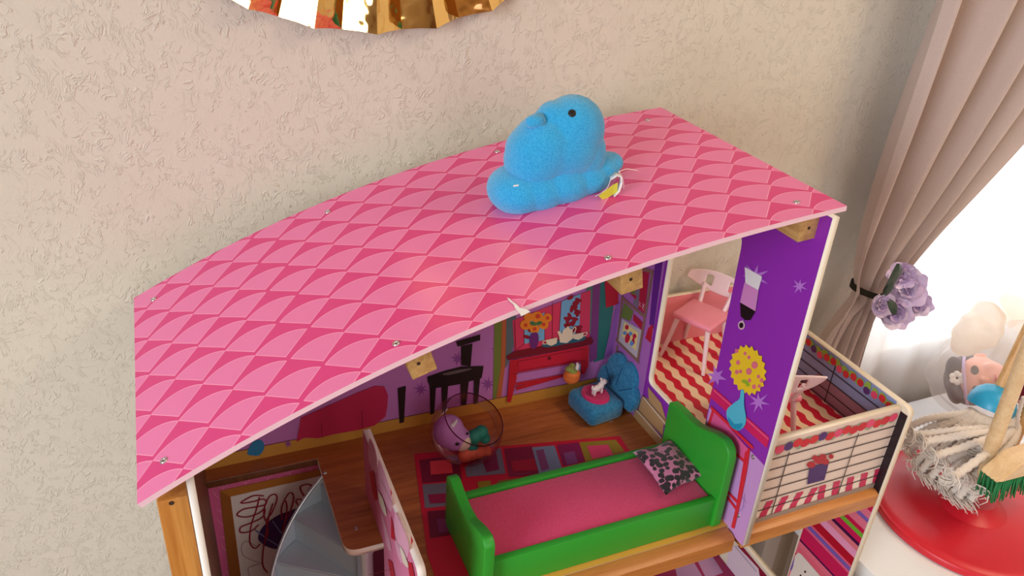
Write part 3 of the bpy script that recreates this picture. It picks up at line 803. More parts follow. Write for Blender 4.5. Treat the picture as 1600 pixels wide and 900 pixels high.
# tall right-hand side board: balcony side above, lower room's wall with its own opening below
SB = CREAM
sd = plate('side_board', rnd([(-.348, FZ), (.004, FZ), (.004, .1435), (-.348, .1435)], [0, 0, 0, .012]), [rnd([(-.246, -.313), (-.102, -.313), (-.102, -.06), (-.240, -.06)], .012)], 'x', XB, XB + .0098, (SB, mat((232, 224, 214), .5), CREAM), D)
Z_ = Plane('x', XB, -1, sd)
Z_.poly('printed_black_border', mat((34, 18, 28), .45), [(-.3475, -.02), (-.326, -.02), (-.326, .134), (-.3475, .134)], 1, uvs=True)
Z_.poly('printed_sky', mat((136, 152, 196), .45), [(-.326, .062), (.002, .062), (.002, .1425), (-.326, .1425)], 1, uvs=True)
Z_.polys('printed_houses', mat((150, 110, 130), .45), [[(-.326, .062), (-.16, .062), (-.19, .098), (-.326, .098)]], 2, uvs=True)
Z_.strokes('printed_railing_lines', mat((26, 14, 22), .45), [[(-.326, z), (.002, z)] for z in (.066, .082, .099, .116)] + [[(-.215, .062), (-.215, .13)], [(-.09, .062), (-.09, .13)]], .0018, 3, 0, uvs=True)
Z_.polys('printed_garland_leaves', mat((140, 176, 70), .45), [ell(-.32 + .0145 * i, .132 + .002 * (i % 2), .0085, .006, 8, .6 * i) for i in range(22)], 4, uvs=True)
gq = [[], [], [], []]
for i in range(24): gq[[0, 1, 2, 3, 0, 1, 0, 2][i % 8]].append(ell(-.318 + .0135 * i, .130 + .003 * math.sin(i * 1.7), .006, .0058, 10))
for c, q in zip(gc, gq): Z_.polys('printed_garland_flowers', mat(c, .45), q, 5, uvs=True)
# printed stripes of the lower room's wall
ZB = [-.42, -.40, -.36, -.30, -.262, -.236, -.222, -.205, -.1945, -.1905, -.165, -.160, -.152, -.148, -.132, -.118, -.108, -.102, -.091, -.083, -.075, -.060, -.053, -.04, -.025]
st_c = [(200, 30, 60), (116, 180, 50), (206, 24, 84), (236, 120, 140), (120, 90, 170), (206, 30, 60), (228, 100, 120), (232, 110, 130), (80, 12, 70), (206, 28, 84), (232, 96, 130), (124, 92, 172), (232, 96, 120), (186, 14, 40), (240, 156, 192), (228, 120, 130), (60, 12, 64), (206, 24, 84), (116, 180, 50), (204, 20, 70), (232, 118, 140), (130, 96, 180), (232, 118, 140), (206, 24, 84)]
for c, z0, z1 in zip(st_c, ZB, ZB[1:]):
    Z_.poly('printed_stripe', mat(c, .45), [(-.347, z0), (-.247, z0), (-.247, z1), (-.347, z1)], 1, uvs=True)
Z_.poly('printed_white_pitcher', mat((232, 222, 208), .45), [(1232, 905), (1240, 885), (1243, 868), (1248, 863), (1253, 866), (1287, 905)], 3)
Z_.polys('printed_pitcher_dots', BLACK, [ell(1259, 893, 1.5, 2, 8), ell(1252, 899, 1.5, 2, 8)], 4)
Z_.poly('printed_fridge', mat((226, 206, 216), .45), [(1140, 853), (1153, 853), (1186, 888), (1190, 915), (1134, 895)], 3)
Z_.strokes('printed_fridge_line', mat((150, 140, 160), .45), [[(1150, 854), (1183, 893)]], .0015, 4, 0)
Z_.poly('printed_dark_red_edge', mat((140, 20, 50), .45), [(1153, 852), (1160, 853), (1203, 905), (1192, 905)], 2)
Z_.strokes('printed_table_tip', BLACK, [[(1117, 866), (1121, 878), (1125, 864)]], .003, 4, 0)
# lower floor, seen under the rail
lf = plate('lower_floor', [(.0255, -.345), (XB - .001, -.345), (XB - .001, -.0005), (.0255, -.0005)], [], 'z', ZL - .012, ZL, (WHITE, mat((150, 24, 80), .5), WHITE), D)
L_ = Plane('z', ZL, 1, lf)
L_.polys('printed_lower_rug', mat((176, 130, 170), .5), [[(1052, 876), (1080, 872), (1100, 905), (1060, 910)], [(1084, 866), (1108, 862), (1130, 895), (1104, 905)]], 1)

# ------------------------------------------------------------------ furniture and toys in the dollhouse
GRN = mat((44, 156, 46), .4); GRND = GRN
bed = thing('toy_bed', 'green wooden toy bed with a pink mattress at the front of the dollhouse', 'bed', (.47, -.265, 0))
hb_px = [(1031, 676), (1033, 650), (1037, 638), (1048, 634), (1061, 640), (1075, 655), (1087, 665), (1100, 671), (1115, 677), (1130, 688), (1138, 704)]
HX = .626
hb = [V(*p, 'x', HX) for p in hb_px]
hb2 = [(-.1925, .001), (-.1925, .112)] + [(p.y, p.z) for p in hb if p.y < -.205] + [(-.3265, .115), (-.3265, .001)]
plate('headboard', rnd(hb2, .006), [], 'x', HX, HX + .013, GRN, bed, .0018)
fb_px = [(727, 768), (736, 790), (746, 808), (761, 822), (771, 836)]
FX = .314
fb = [V(*p, 'x', FX) for p in fb_px]
fb2 = [(-.2015, .001), (-.2015, .082), (-.215, .0885)] + [(p.y, p.z) for p in fb] + [(-.334, .09), (-.334, .001)]
plate('footboard', rnd(fb2, .006), [], 'x', FX - .013, FX, GRN, bed, .0018)
box('side_rail', (FX, -.3215, .001), (HX, -.3115, .0475), GRN, bed, .0015)
box('side_rail', (FX, -.2105, .001), (HX, -.2015, .0475), GRN, bed, .0015)
box('mattress', (FX + .0005, -.3110, .012), (HX - .0005, -.2110, .0435), fabric('pink_felt', (206, 62, 108), (216, 74, 120), 500, .95, .2, .0005), bed, .003, 3)
# leopard pillow
pil = [V(988, 712, 'z', .05), V(1040, 777, 'z', .05), V(1102, 746, 'z', .05), V(1048, 692, 'z', .05)]
bm = bmesh.new(); G = 14; gv = {}
for sgn in (1, -1):
    for i in range(G + 1):
        for j in range(G + 1):
            if sgn < 0 and (i in (0, G) or j in (0, G)): gv[sgn, i, j] = gv[1, i, j]; continue
            a, b = i / G, j / G; p = (pil[0] * (1 - a) + pil[3] * a) * (1 - b) + (pil[1] * (1 - a) + pil[2] * a) * b
            h = (16 * a * (1 - a) * b * (1 - b)) ** .42 * .0105
            pin = 1 - .06 * (1 - 4 * abs(a - .5) * abs(b - .5))
            p = (pil[0] + pil[1] + pil[2] + pil[3]) / 4 * (1 - pin) + p * pin
            gv[sgn, i, j] = bm.verts.new((p.x, p.y, .0555 + sgn * h + .002 * math.sin(a * 9 + b * 5) * (1 if sgn > 0 else 0)))
for sgn in (1, -1):
    for i in range(G):
        for j in range(G): bm.faces.new([gv[sgn, i, j], gv[sgn, i + 1, j], gv[sgn, i + 1, j + 1], gv[sgn, i, j + 1]])
bmesh.ops.recalc_face_normals(bm, faces=bm.faces)
tag(link('pillow', bm, chips('leopard_plush', (206, 122, 158), (30, 16, 22), 118, .2, .56), smooth=180), 'small pink and black leopard print pillow lying on the toy bed', 'pillow')

# blue shell armchair, built facing -y then turned to face the front left
ac = thing('plush_armchair', 'blue plush toy armchair with a scalloped shell back and pink hollow seat', 'armchair', (.597, -.056, 0), math.radians(-82))
bm = bmesh.new(); add_box(bm, (-.035, -.034, .001), (.035, .03, .034), .011, 4)
link('seat_cushion', bm, M_TEAL, ac, True, smooth=180)
bm = bmesh.new()
add_lathe(bm, [(0, .0352), (.3, .0352), (.62, .0358), (.88, .039), (1, .0375), (1.06, .034)], 36, Matrix.Diagonal((.0235, .0195, 1, 1)))
bm.transform(Matrix.Translation((0, -.004, 0))); link('seat_lining', bm, fabric('pink_plush', (196, 34, 96), (214, 52, 116), 400, .95, .4, .001), ac, True, smooth=180)
lob = []
for k in range(5):
    pass
sh = []
for i in range(61):
    a = math.pi * (1.06 - 1.12 * i / 60); rr_ = .052 * (.98 + .17 * abs(math.sin((i / 60) * 4 * math.pi)) ** .7) * (1.0 - .22 * abs(math.cos(a)) ** 3)
    sh.append((rr_ * math.cos(a) * 1.02, .026 + rr_ * math.sin(a) * 1.12))
bk = plate('backrest', sh, [], 'y', .0, .016, M_TEAL, ac, .005, local=True)
bk.data.transform(Matrix.Translation((0, .025, 0)) @ Matrix.Rotation(math.radians(-14), 4, 'X'))
rg = bmesh.new()
for k in range(3):
    a = math.pi * (.22 + .56 * k / 2); L = .046
    add_tube(rg, [(.012 * math.cos(a), -.0005, .03 + .012 * math.sin(a)), (L * .6 * math.cos(a), -.0012, .028 + L * .62 * math.sin(a)), (L * .93 * math.cos(a), -.0005, .026 + L * 1.02 * math.sin(a))], .0009, 6)
rg.transform(Matrix.Translation((0, .025, 0)) @ Matrix.Rotation(math.radians(-14), 4, 'X')); link('backrest_piping', rg, mat((30, 92, 136), .9), bk, True, smooth=60)
bm = bmesh.new(); add_box(bm, (.030, .004, .001), (.047, .012, .0022), .0003); bm.transform(Matrix.Rotation(math.radians(4), 4, 'Y'))
link('care_tag', bm, mat((200, 196, 196), .6), ac, True)
# white toy dog in the seat
tw = mat((232, 222, 222), .6); dc = V(930, 617, 'y', -.055); dz0 = .036
dog = thing('toy_dog', 'tiny white toy dog standing in the pink seat of the blue armchair', 'toy dog', (.596, -.058, .0362), math.radians(12))
blob('body', [((-.004, 0, .012), (.0085, .005, .0055)), ((.004, 0, .0145), (.0055, .0052, .0058)), ((.008, -.0005, .0205), (.0055, .005, .005)), ((.0128, -.001, .0192), (.003, .0028, .0026)),
              ((-.0085, .0022, .006), (.0021, .0019, .0062)), ((-.0085, -.0022, .006), (.0021, .0019, .0062)), ((.0055, .0024, .0062), (.002, .0018, .0064)), ((.0055, -.0024, .0062), (.002, .0018, .0064)),
              ((-.0128, 0, .0165), (.0018, .0016, .0045)), ((.006, .0035, .0245), (.0018, .0015, .0025)), ((.006, -.004, .0245), (.0018, .0015, .0025))], .0009, tw, dog, 3, True)
bm = bmesh.new()
for p in ((.0112, -.0048, .0222), (.0156, -.001, .0200)): bmesh.ops.create_icosphere(bm, subdivisions=2, radius=.0010, matrix=Matrix.Translation(p))
link('eyes_and_nose', bm, BLACK, dog, True, smooth=180)
# orange toy pot behind the armchair
oc = V(893, 600, 'y', -.020)
op_ = thing('toy_fruit_pot', 'small orange toy pot with green leaves tucked behind the blue armchair', 'toy', (oc.x, -.0175, .0345))
blob('pot', [((0, 0, .014), (.0135, .0125, .0135)), ((0, -.002, .020), (.0125, .0115, .009))], .0014, mat((228, 120, 50), .7), op_, 3, True)
blob('leaves', [((-.006, -.002, .030), (.0075, .006, .005)), ((.000, .002, .032), (.005, .005, .005)), ((-.001, -.006, .026), (.007, .005, .004))], .0012, mat((140, 150, 70), .7), op_, 3, True)
bm = bmesh.new(); add_tube(bm, [(.005, -.003, .025), (.007, -.003, .034), (.006, -.002, .039)], [.0032, .0030, .0012], 10); link('white_top', bm, tw, op_, True, smooth=50)
bm = bmesh.new(); add_tube(bm, [(.010, -.003, .026), (.0115, -.003, .036)], [.0022, .0008], 8); link('blue_spike', bm, mat((120, 140, 190), .5), op_, True, smooth=50)

# clear bubble bowl and the toys in it
bc = Vector((.3685, -.092, .0515))
bb = thing('bubble_bowl', 'clear pinkish plastic bubble bowl holding toys on the dollhouse floor', 'bowl', (bc.x, bc.y, .0))
R_BOWL = .051
axis = Vector((.25, -.35, .90)).normalized(); Q = axis.to_track_quat('Z', 'Y').to_matrix().to_4x4()
prof = []
for i in range(19):
    a = math.radians(-90 + 122 * i / 18); prof.append((R_BOWL * math.cos(a), R_BOWL * math.sin(a)))
bm = bmesh.new(); add_lathe(bm, prof, 48, Matrix.Translation(bc) @ Q); link('shell', bm, M_BUBBLE, bb, smooth=180)
bm = bmesh.new(); a = math.radians(32); r = R_BOWL * math.cos(a); h = R_BOWL * math.sin(a)
pts = [Matrix.Translation(bc) @ Q @ Vector((r * math.cos(t), r * math.sin(t), h)) for t in np.linspace(0, 2 * math.pi, 49)]
add_tube(bm, pts, .0009, 6, False); link('rim', bm, clear_plastic('rim_plastic', (170, 90, 140)), bb, smooth=180)
nc = V(706, 674, 'y', -.088)
nw = thing('toy_narwhal', 'lilac toy narwhal with a white horn sitting in the clear bubble bowl', 'toy narwhal', tuple(nc))
blob('body', [((-.004, .002, .0), (.022, .020, .025)), ((.005, -.004, -.010), (.020, .017, .018))], .0018, mat((190, 130, 190), .6), nw, 6, True)
blob('belly', [((.012, -.012, -.014), (.012, .010, .013))], .0014, mat((226, 206, 178), .6), nw, 4, True)
bm = bmesh.new(); add_tube(bm, [(-.003, -.010, .019), (.000, -.013, .026), (.002, -.015, .031)], [.0034, .0024, .0006], 10); link('horn', bm, tw, nw, True, smooth=60)
bm = bmesh.new(); bmesh.ops.create_icosphere(bm, subdivisions=2, radius=.0030, matrix=Matrix.Translation((.001, -.0215, -.006)) @ Matrix.Diagonal((1.1, .5, .9, 1)))
bmesh.ops.create_icosphere(bm, subdivisions=2, radius=.0026, matrix=Matrix.Translation((.017, -.016, .004)) @ Matrix.Diagonal((.7, .6, 1, 1))); link('eyes', bm, BLACK, nw, True, smooth=180)
for nm, lb, pxs, y, r, c in (('toy_seaweed', 'dark green toy seaweed piece beside the lilac narwhal in the bowl', [(735, 700), (741, 682), (752, 675), (757, 684)], -.094, .0115, (30, 130, 108)),
                             ('toy_shell', 'orange toy seashell piece lying at the front of the clear bowl', [(727, 711), (737, 709), (748, 707), (760, 704)], -.100, .0105, (232, 112, 76))):
    P_ = [V(*p, 'y', y) for p in pxs]
    t = tag(blob(nm, [(p, (r * s_, r * .9, r * s_)) for p, s_ in zip(P_, (1.05, .95, .85, .7))], .0013, mat(c, .6), None, 4), lb, 'toy')

# two pink chairs on the balcony
PK = mat((236, 140, 160), .3); PPK = mat((240, 212, 214), .35)


def chair_root():
    K = 1.25
    t = thing('toy_chair', 'pink and white toy chair at the back of the balcony, seen through the opening', 'chair', (.785, -.058, .062), math.radians(78), 'pink chairs on the balcony')
    bm = bmesh.new(); add_box(bm, (-.028, -.027, .058), (.028, .027, .066), .0036, 3); link('seat', bm, PK, t, True, smooth=180)
    for sx in (-1, 1):
        for sy in (-1, 1):
            bm = bmesh.new(); add_tube(bm, [(.021 * sx, .020 * sy, .060), (.026 * sx, .025 * sy, .028), (.031 * sx, .030 * sy, .0006)], [.0034, .0029, .0024], 10)
            link('leg', bm, PPK, t, True, smooth=60)
    bm = bmesh.new(); gx, gz = 30, 8; g = {}
    for i in range(gx + 1):
        for j in range(gz + 1):
            u = -1 + 2 * i / gx; v = j / gz; x = .043 * u; hz = (.027 * (1 - .72 * abs(u) ** 2.2))
            g[i, j] = bm.verts.new((x, .036 - .008 * u * u + .006 * v, .088 + (v - .35) * hz + .006 * u * u))
    for i in range(gx):
        for j in range(gz):
            u = -1 + 2 * (i + .5) / gx; v = (j + .5) / gz
            if ((abs(u) - .36) / .13) ** 2 + ((v - .5) / .24) ** 2 < 1: continue
            bm.faces.new([g[i, j], g[i + 1, j], g[i + 1, j + 1], g[i, j + 1]])
    o = link('backrest', bm, PPK, t, True, smooth=180)
    md = o.modifiers.new('s', 'SOLIDIFY'); md.thickness = .003; md2 = o.modifiers.new('b', 'SUBSURF'); md2.levels = 1; md2.render_levels = 2
    for sx in (-1, 1):
        bm = bmesh.new(); add_tube(bm, [(.017 * sx, .025, .062), (.020 * sx, .036, .088)], .003, 8); link('back_post', bm, PPK, t, True, smooth=60)
    for c in t.children: c.data.transform(Matrix.Scale(K, 4))
    return t


_bk = None
ch1 = chair_root()
ch1.rotation_euler = (0, 0, math.radians(-64)); ch1.location = (.774, -.047, .0625)
dup(ch1, (.755, -.236, .0625), math.radians(160), 'pink and white toy chair at the front of the balcony behind the brick-print rail')

# ------------------------------------------------------------------ blue plush chick on the roof
cy = -.19
A_ = lambda px, py, dy=0.0: V(px, py, 'y', cy + dy)
k_ = .00071
chk = thing('plush_chick', 'bright blue plush chick toy sitting on the pink dollhouse roof', 'plush toy', tuple(Vector((.43, cy, zroof(.43) + .001))))
el = [(A_(893, 202), (50 * k_, 46 * k_, 51 * k_)), (A_(880, 230), (60 * k_, 50 * k_, 50 * k_)), (A_(850, 232), (52 * k_, 48 * k_, 52 * k_)), (A_(835, 250), (46 * k_, 46 * k_, 46 * k_)),
      (A_(905, 240), (40 * k_, 42 * k_, 50 * k_)), (A_(866, 183), (27 * k_, 26 * k_, 24 * k_)), (A_(850, 189), (19 * k_, 19 * k_, 15 * k_)), (A_(838, 206), (22 * k_, 24 * k_, 26 * k_)), (A_(822, 240), (30 * k_, 40 * k_, 40 * k_))]
body = blob('body', el, .0022, M_CHICK, chk, 7, noise=.00025)
el2 = [(A_(808, 296), (45 * k_, 52 * k_, 36 * k_)), (A_(835, 290), (50 * k_, 56 * k_, 38 * k_)), (A_(870, 280), (54 * k_, 58 * k_, 36 * k_)), (A_(905, 272), (48 * k_, 52 * k_, 30 * k_)),
       (A_(930, 262), (36 * k_, 40 * k_, 22 * k_), (0, math.radians(-12), 0)), (A_(948, 255), (25 * k_, 30 * k_, 14 * k_), (0, math.radians(-20), 0))]
blob('wing_base', el2, .0022, M_CHICK, chk, 7, noise=.00025)
b0, b1 = A_(846, 190, -.008), A_(822, 191, -.010)
bm = bmesh.new(); add_tube(bm, [b0, b0.lerp(b1, .45), b0.lerp(b1, .8), b1], [.0085, .0072, .0062, .0032], 16); link('beak', bm, M_CHICK, chk, smooth=180)
for dy, p in ((-1, (894, 177)),):
    d = CR.T @ np.array([(p[0] - 800) / CF, (p[1] - 450) / CF, 1.0])
    bpy.context.view_layer.update()
    ok, loc, nor, _ = body.ray_cast(body.matrix_world.inverted() @ Vector(CC), (body.matrix_world.to_3x3().inverted() @ Vector(d)))
    loc = (body.matrix_world @ loc) if ok else A_(*p, -.03)
    bm = bmesh.new(); bmesh.ops.create_icosphere(bm, subdivisions=3, radius=.0042, matrix=Matrix.Translation(loc) @ Vector(nor if ok else (0, -1, 0)).to_track_quat('Z', 'Y').to_matrix().to_4x4() @ Matrix.Diagonal((1, 1, .25, 1)))
    link('eye', bm, BLACK, chk, smooth=180)
# far-side eye mirrors it
hc_ = A_(893, 205); ok, l2, n2, _ = body.ray_cast(body.matrix_world.inverted() @ Vector((hc_.x + .004, .3, loc.z - .012)), Vector((0, -1, 0)))
l2 = (body.matrix_world @ l2) if ok else Vector((loc.x, 2 * cy - loc.y, loc.z))
bm = bmesh.new(); bmesh.ops.create_icosphere(bm, subdivisions=3, radius=.0042, matrix=Matrix.Translation(l2) @ Matrix.Diagonal((1, .3, 1, 1))); link('eye', bm, BLACK, chk, smooth=180)
ty = -.222
bm = bmesh.new(); rows_ = []
for p, dy in (((952, 276), 0), ((961, 270), -.004), ((967, 272), -.009), ((968, 282), -.011), ((964, 294), -.010), ((956, 302), -.007)):
    rows_.append([bm.verts.new(V(*p, 'y', ty + dy)), bm.verts.new(V(*p, 'y', ty + dy) + Vector((-.004, -.012, .001)))])
for a, b_ in zip(rows_, rows_[1:]): bm.faces.new((a[0], b_[0], b_[1], a[1]))
o = link('white_tag', bm, mat((236, 232, 226), .6), chk, smooth=180); md = o.modifiers.new('s', 'SOLIDIFY'); md.thickness = .0006
bm = bmesh.new(); bm.faces.new([bm.verts.new(V(*p, 'y', ty - .016 + .0001 * i)) for i, p in enumerate(((935, 306), (957, 289), (965, 285), (964, 300), (942, 313)))])
o = link('yellow_tag', bm, mat((206, 204, 60), .5), chk); md = o.modifiers.new('s', 'SOLIDIFY'); md.thickness = .0006
bm = bmesh.new()
add_tube(bm, spline([V(*p, 'y', ty - .006) for p in ((967, 268), (973, 280), (974, 295), (966, 315))], 5), .0005, 6)
add_tube(bm, spline([V(*p, 'y', ty) for p in ((966, 269), (980, 264), (997, 267))], 5), .0004, 6)
add_tube(bm, spline([V(*p, 'y', ty - .006) for p in ((955, 277), (948, 295), (930, 307))], 5), .0004, 6)
link('tag_thread', bm, mat((244, 236, 232), .5), chk, smooth=180)
d = CR.T @ np.array([(806 - 800) / CF, (290 - 450) / CF, 1.0]); wb = [c for c in chk.children if c.name.startswith('wing_base')][0]
ok, l3, n3, _ = wb.ray_cast(wb.matrix_world.inverted() @ Vector(CC), Vector(d))
if ok:
    l3 = wb.matrix_world @ l3; bm = bmesh.new(); add_tube(bm, [l3 + Vector((-.0028, -.0004, 0)), l3 + Vector((.0028, -.0004, .0002))], .0009, 8); link('stitch', bm, WHITE, chk, smooth=60)

# ------------------------------------------------------------------ gold paper fan on the wall
gcx, gcz, gr = .285, .570 + .372, .372
gf = nodes('gold_foil')
b = gf[2]; b.inputs['Base Color'].default_value = rgb((246, 206, 130)); b.inputs['Metallic'].default_value = 1; b.inputs['Roughness'].default_value = .06
E.nt = gf[1]; bump(gf[1], b, noise(gf[1], coords(gf[1]), 26, 2), .35, .006)
fan = thing('paper_fan', 'shiny gold foil pleated rosette hanging high on the wall above the dollhouse', 'wall decoration', (gcx, .03, gcz))
NP_ = 66; px_ = []
for k in range(NP_):
    a0, a1 = 2 * math.pi * (k + .3) / NP_, 2 * math.pi * (k + 1.3) / NP_
    y0, y1 = (.004, .026) if k % 2 == 0 else (.026, .004)
    me = bpy.data.meshes.new('pleat'); vs = []
    for j in range(7):
        r = .05 + (gr - .05) * j / 6
        for a, y in ((a0, y0), ((a0 + a1) / 2, (y0 + y1) / 2 + .0015), (a1, y1)):
            rr_ = r * (1 - (.004 if a == (a0 + a1) / 2 and j == 6 else 0))
            vs.append((rr_ * math.cos(a), .026 - .03 - y * (.35 + .65 * j / 6) + .002, rr_ * math.sin(a)))
    fs = []
    for j in range(6):
        for q in (0, 1): fs.append((3 * j + q, 3 * j + q + 1, 3 * j + q + 4, 3 * j + q + 3))
    me.from_pydata(vs, [], fs); me.update()
    link('pleat', me, gf[0], fan, True, smooth=180)
bm = bmesh.new(); add_lathe(bm, [(0, .034), (.04, .032), (.055, .022), (.055, .002), (0, .002)], 32, Matrix.Rotation(math.radians(90), 4, 'X')); link('centre_disc', bm, gf[0], fan, True, smooth=40)

# ------------------------------------------------------------------ curtain, tie and sheer
cur = thing('curtain', 'mauve linen curtain swept back and tied beside the bright window', 'curtain', (1.15, -.04, .12))
ZT, ZTOP, ZBOT = .118, 1.55, -.183
bm = bmesh.new(); NU, NV = 150, 70; g = {}


def lerp(a, b, t): return a + (b - a) * t


for j in range(NV + 1):
    v = j / NV; z = lerp(ZBOT, ZTOP, v)
    if z >= ZT:
        h = z - ZT; t = min(1, h / 1.4)
        xl = 1.062 + .030 * math.exp(-h / .05)
        xr = 1.165 + .02 * (1 - math.exp(-h / .02)) + .84 * h * (1 - .22 * h) * (1 - .45 * math.exp(-h / .10))
        open_ = 1 - math.exp(-h / .20)
    else:
        h = ZT - z; xl = 1.092 - .055 * (1 - math.exp(-h / .05)) - .02 * h; xr = 1.165 + .0 * h - .02 * (1 - math.exp(-h / .1)); open_ = .55 * (1 - math.exp(-h / .15))
    for i in range(NU + 1):
        u = i / NU
        ph = u * 2 * math.pi * 5.0 + .5 * math.sin(u * 9 + z * 3)
        amp = .010 + .032 * open_
        y = -.048 - amp * math.sin(ph) - .004 * math.sin(u * 47 + z * 11) * (1.2 - open_) - .004 * math.sin(ph * 2 + 1 + z * 2)
        x = xl + (xr - xl) * (u + .018 * math.cos(ph) * open_)
        if abs(z - ZT) < .05: y -= .006 * math.sin(u * 60 + z * 90) * (1 - abs(z - ZT) / .05)
        g[i, j] = bm.verts.new((x, y, z))
for i in range(NU):
    for j in range(NV): bm.faces.new([g[i, j], g[i + 1, j], g[i + 1, j + 1], g[i, j + 1]])
link('drape', bm, M_CURTAIN, cur, smooth=180)
bm = bmesh.new(); pts = [(1.128 + .043 * math.cos(a), -.052 + .034 * math.sin(a), ZT + .014 - .010 * math.cos(a)) for a in np.linspace(0, 2 * math.pi, 33)]
vs = [[bm.verts.new(Vector(p) + Vector((0, 0, dz))) for dz in (-.006, .006)] for p in pts]
for a, b_ in zip(vs, vs[1:]): bm.faces.new((a[0], b_[0], b_[1], a[1]))
bmesh.ops.solidify(bm, geom=bm.faces[:], thickness=.002); tie = thing('curtain_tie', 'dark green curtain tie band with a cluster of lilac fabric flowers', 'curtain tie', (1.17, -.09, .11))
link('band', bm, mat((58, 54, 40), .7), tie, smooth=60)
# lilac flowers: individual petals
PT = [mat((226, 204, 236), .7), mat((236, 220, 242), .7), mat((208, 184, 224), .7)]
pm = bpy.data.meshes.new('petal'); vs = []; fs = []
for i in range(7):
    for j in range(5):
        s_ = i / 6; t = (j - 2) / 2; wv = math.sin(math.pi * (.12 + .80 * s_)) ** .7
        vs.append((t * .5 * wv, s_ * .92 - .10 * t * t * s_, .30 * s_ * s_ - .10 * abs(t) ** 2 + .05 * math.sin(7 * s_ + 3 * t)))
for i in range(6):
    for j in range(4): fs.append((5 * i + j, 5 * i + j + 1, 5 * i + j + 6, 5 * i + j + 5))
fr = random.Random(11)
pms = []
for q in PT:
    m2 = bpy.data.meshes.new('petal'); m2.from_pydata(vs, [], fs); m2.materials.append(q); m2.update()
    for p in m2.polygons: p.use_smooth = True
    pms.append(m2)
base = Vector(tie['base'])
cw = Vector(CC)
for fc, fr_ in ((V(1418, 450, 'y', -.10), .038), (V(1398, 488, 'y', -.105), .034), (V(1378, 476, 'y', -.10), .026), (V(1434, 476, 'y', -.09), .026), (V(1408, 430, 'y', -.09), .026)):
    dirc = (cw - fc).normalized() + Vector((.25, 0, -.1))
    q0 = dirc.to_track_quat('Z', 'Y').to_matrix().to_4x4()
    for ring, n, tilt, sc in ((0, 8, 12, 1.0), (1, 7, 38, .82), (2, 5, 62, .6)):
        for k in range(n):
            Mx = Matrix.Translation(fc - base) @ q0 @ Matrix.Rotation(2 * math.pi * (k + fr.uniform(-.2, .2) + .5 * ring) / n, 4, 'Z') @ Matrix.Rotation(math.radians(tilt + fr.uniform(-10, 10)), 4, 'X') @ Matrix.Scale(fr_ * sc * fr.uniform(.85, 1.15), 4)
            o = bpy.data.objects.new('petal', pms[fr.choice([0, 0, 1, 1, 2])]); COL.objects.link(o); o.parent = tie; o.matrix_local = Mx
lfm = mat((44, 62, 50), .5)
for c, tip in (((1386, 462), (1394, 436)), ((1386, 456), (1405, 412)), ((1390, 470), (1400, 492)), ((1376, 462), (1388, 448))):
    A = V(*c, 'y', -.135) - base; T = V(*tip, 'y', -.145) - base; d = (T - A); L = d.length; d.normalize(); sd_ = d.cross(Vector((.2, -1, .3))).normalized()
    bm = bmesh.new(); rows_ = []
    for i in range(7):
        s_ = i / 6; w_ = .36 * L * math.sin(math.pi * min(.98, .08 + .9 * s_)) ** .8
        rows_.append([bm.verts.new(A + d * L * s_ + sd_ * w_ * t + Vector((0, .004 * abs(t) - .006 * math.sin(3 * s_), 0))) for t in (-1, -.5, 0, .5, 1)])
    for a, b_ in zip(rows_, rows_[1:]):
        for k in range(4): bm.faces.new((a[k], a[k + 1], b_[k + 1], b_[k]))
    link('leaf', bm, lfm, tie, True, smooth=180)
# sheer
bm = bmesh.new(); g = {}; NU, NV = 160, 14
for i in range(NU + 1):
    u = i / NU; x = lerp(1.20, 2.45, u)
    for j in range(NV + 1):
        z = lerp(-.70, 1.45, j / NV); am = .006 + .004 * math.sin(u * 23)
        g[i, j] = bm.verts.new((x + .004 * math.sin(z * 4 + u * 20), .006 + am * math.sin(u * 2 * math.pi * 15 + .8 * math.sin(u * 31) + .3 * math.sin(z * 3)), z))
for i in range(NU):
    for j in range(NV): bm.faces.new([g[i, j], g[i + 1, j], g[i + 1, j + 1], g[i, j + 1]])
tag(link('sheer_curtain', bm, M_SHEER, smooth=180), 'thin white sheer curtain hanging in front of the bright window', 'curtain')

# ------------------------------------------------------------------ white table and what stands on it
TZ = -.189
tb = thing('white_table', 'white table under the window to the right of the dollhouse', 'table', (1.5, -.35, FZ))
TW = mat((236, 234, 234), .35)
box('tabletop', (.955, -.80, TZ - .028), (2.25, -.022, TZ), TW, tb, .004)
box('apron', (.985, -.77, TZ - .10), (2.22, -.05, TZ - .0285), TW, tb, .002)
for x, y in ((1.0, -.755), (2.17, -.755), (1.0, -.095), (2.17, -.095)): box('leg', (x, y, FZ), (x + .04, y + .04, TZ - .1005), TW, tb, .003)
# red stand base with mop and broom
BX, BY = 1.212, -.303
rs_ = thing('mop_stand', 'red round toy stand base with a raised cone on the white table', 'stand', (BX, BY, TZ))
RDP = mat((206, 26, 44), .38)
bm = bmesh.new(); add_lathe(bm, [(0, .001), (.150, .001), (.157, .002), (.158, .004), (.158, .012), (.1565, .0142), (.152, .0150), (.150, .0165), (.140, .0185), (.055, .0215), (.052, .0225), (.034, .038), (.031, .0405), (.012, .041), (0, .041)], 72)
link('base', bm, RDP, rs_, True, smooth=35)
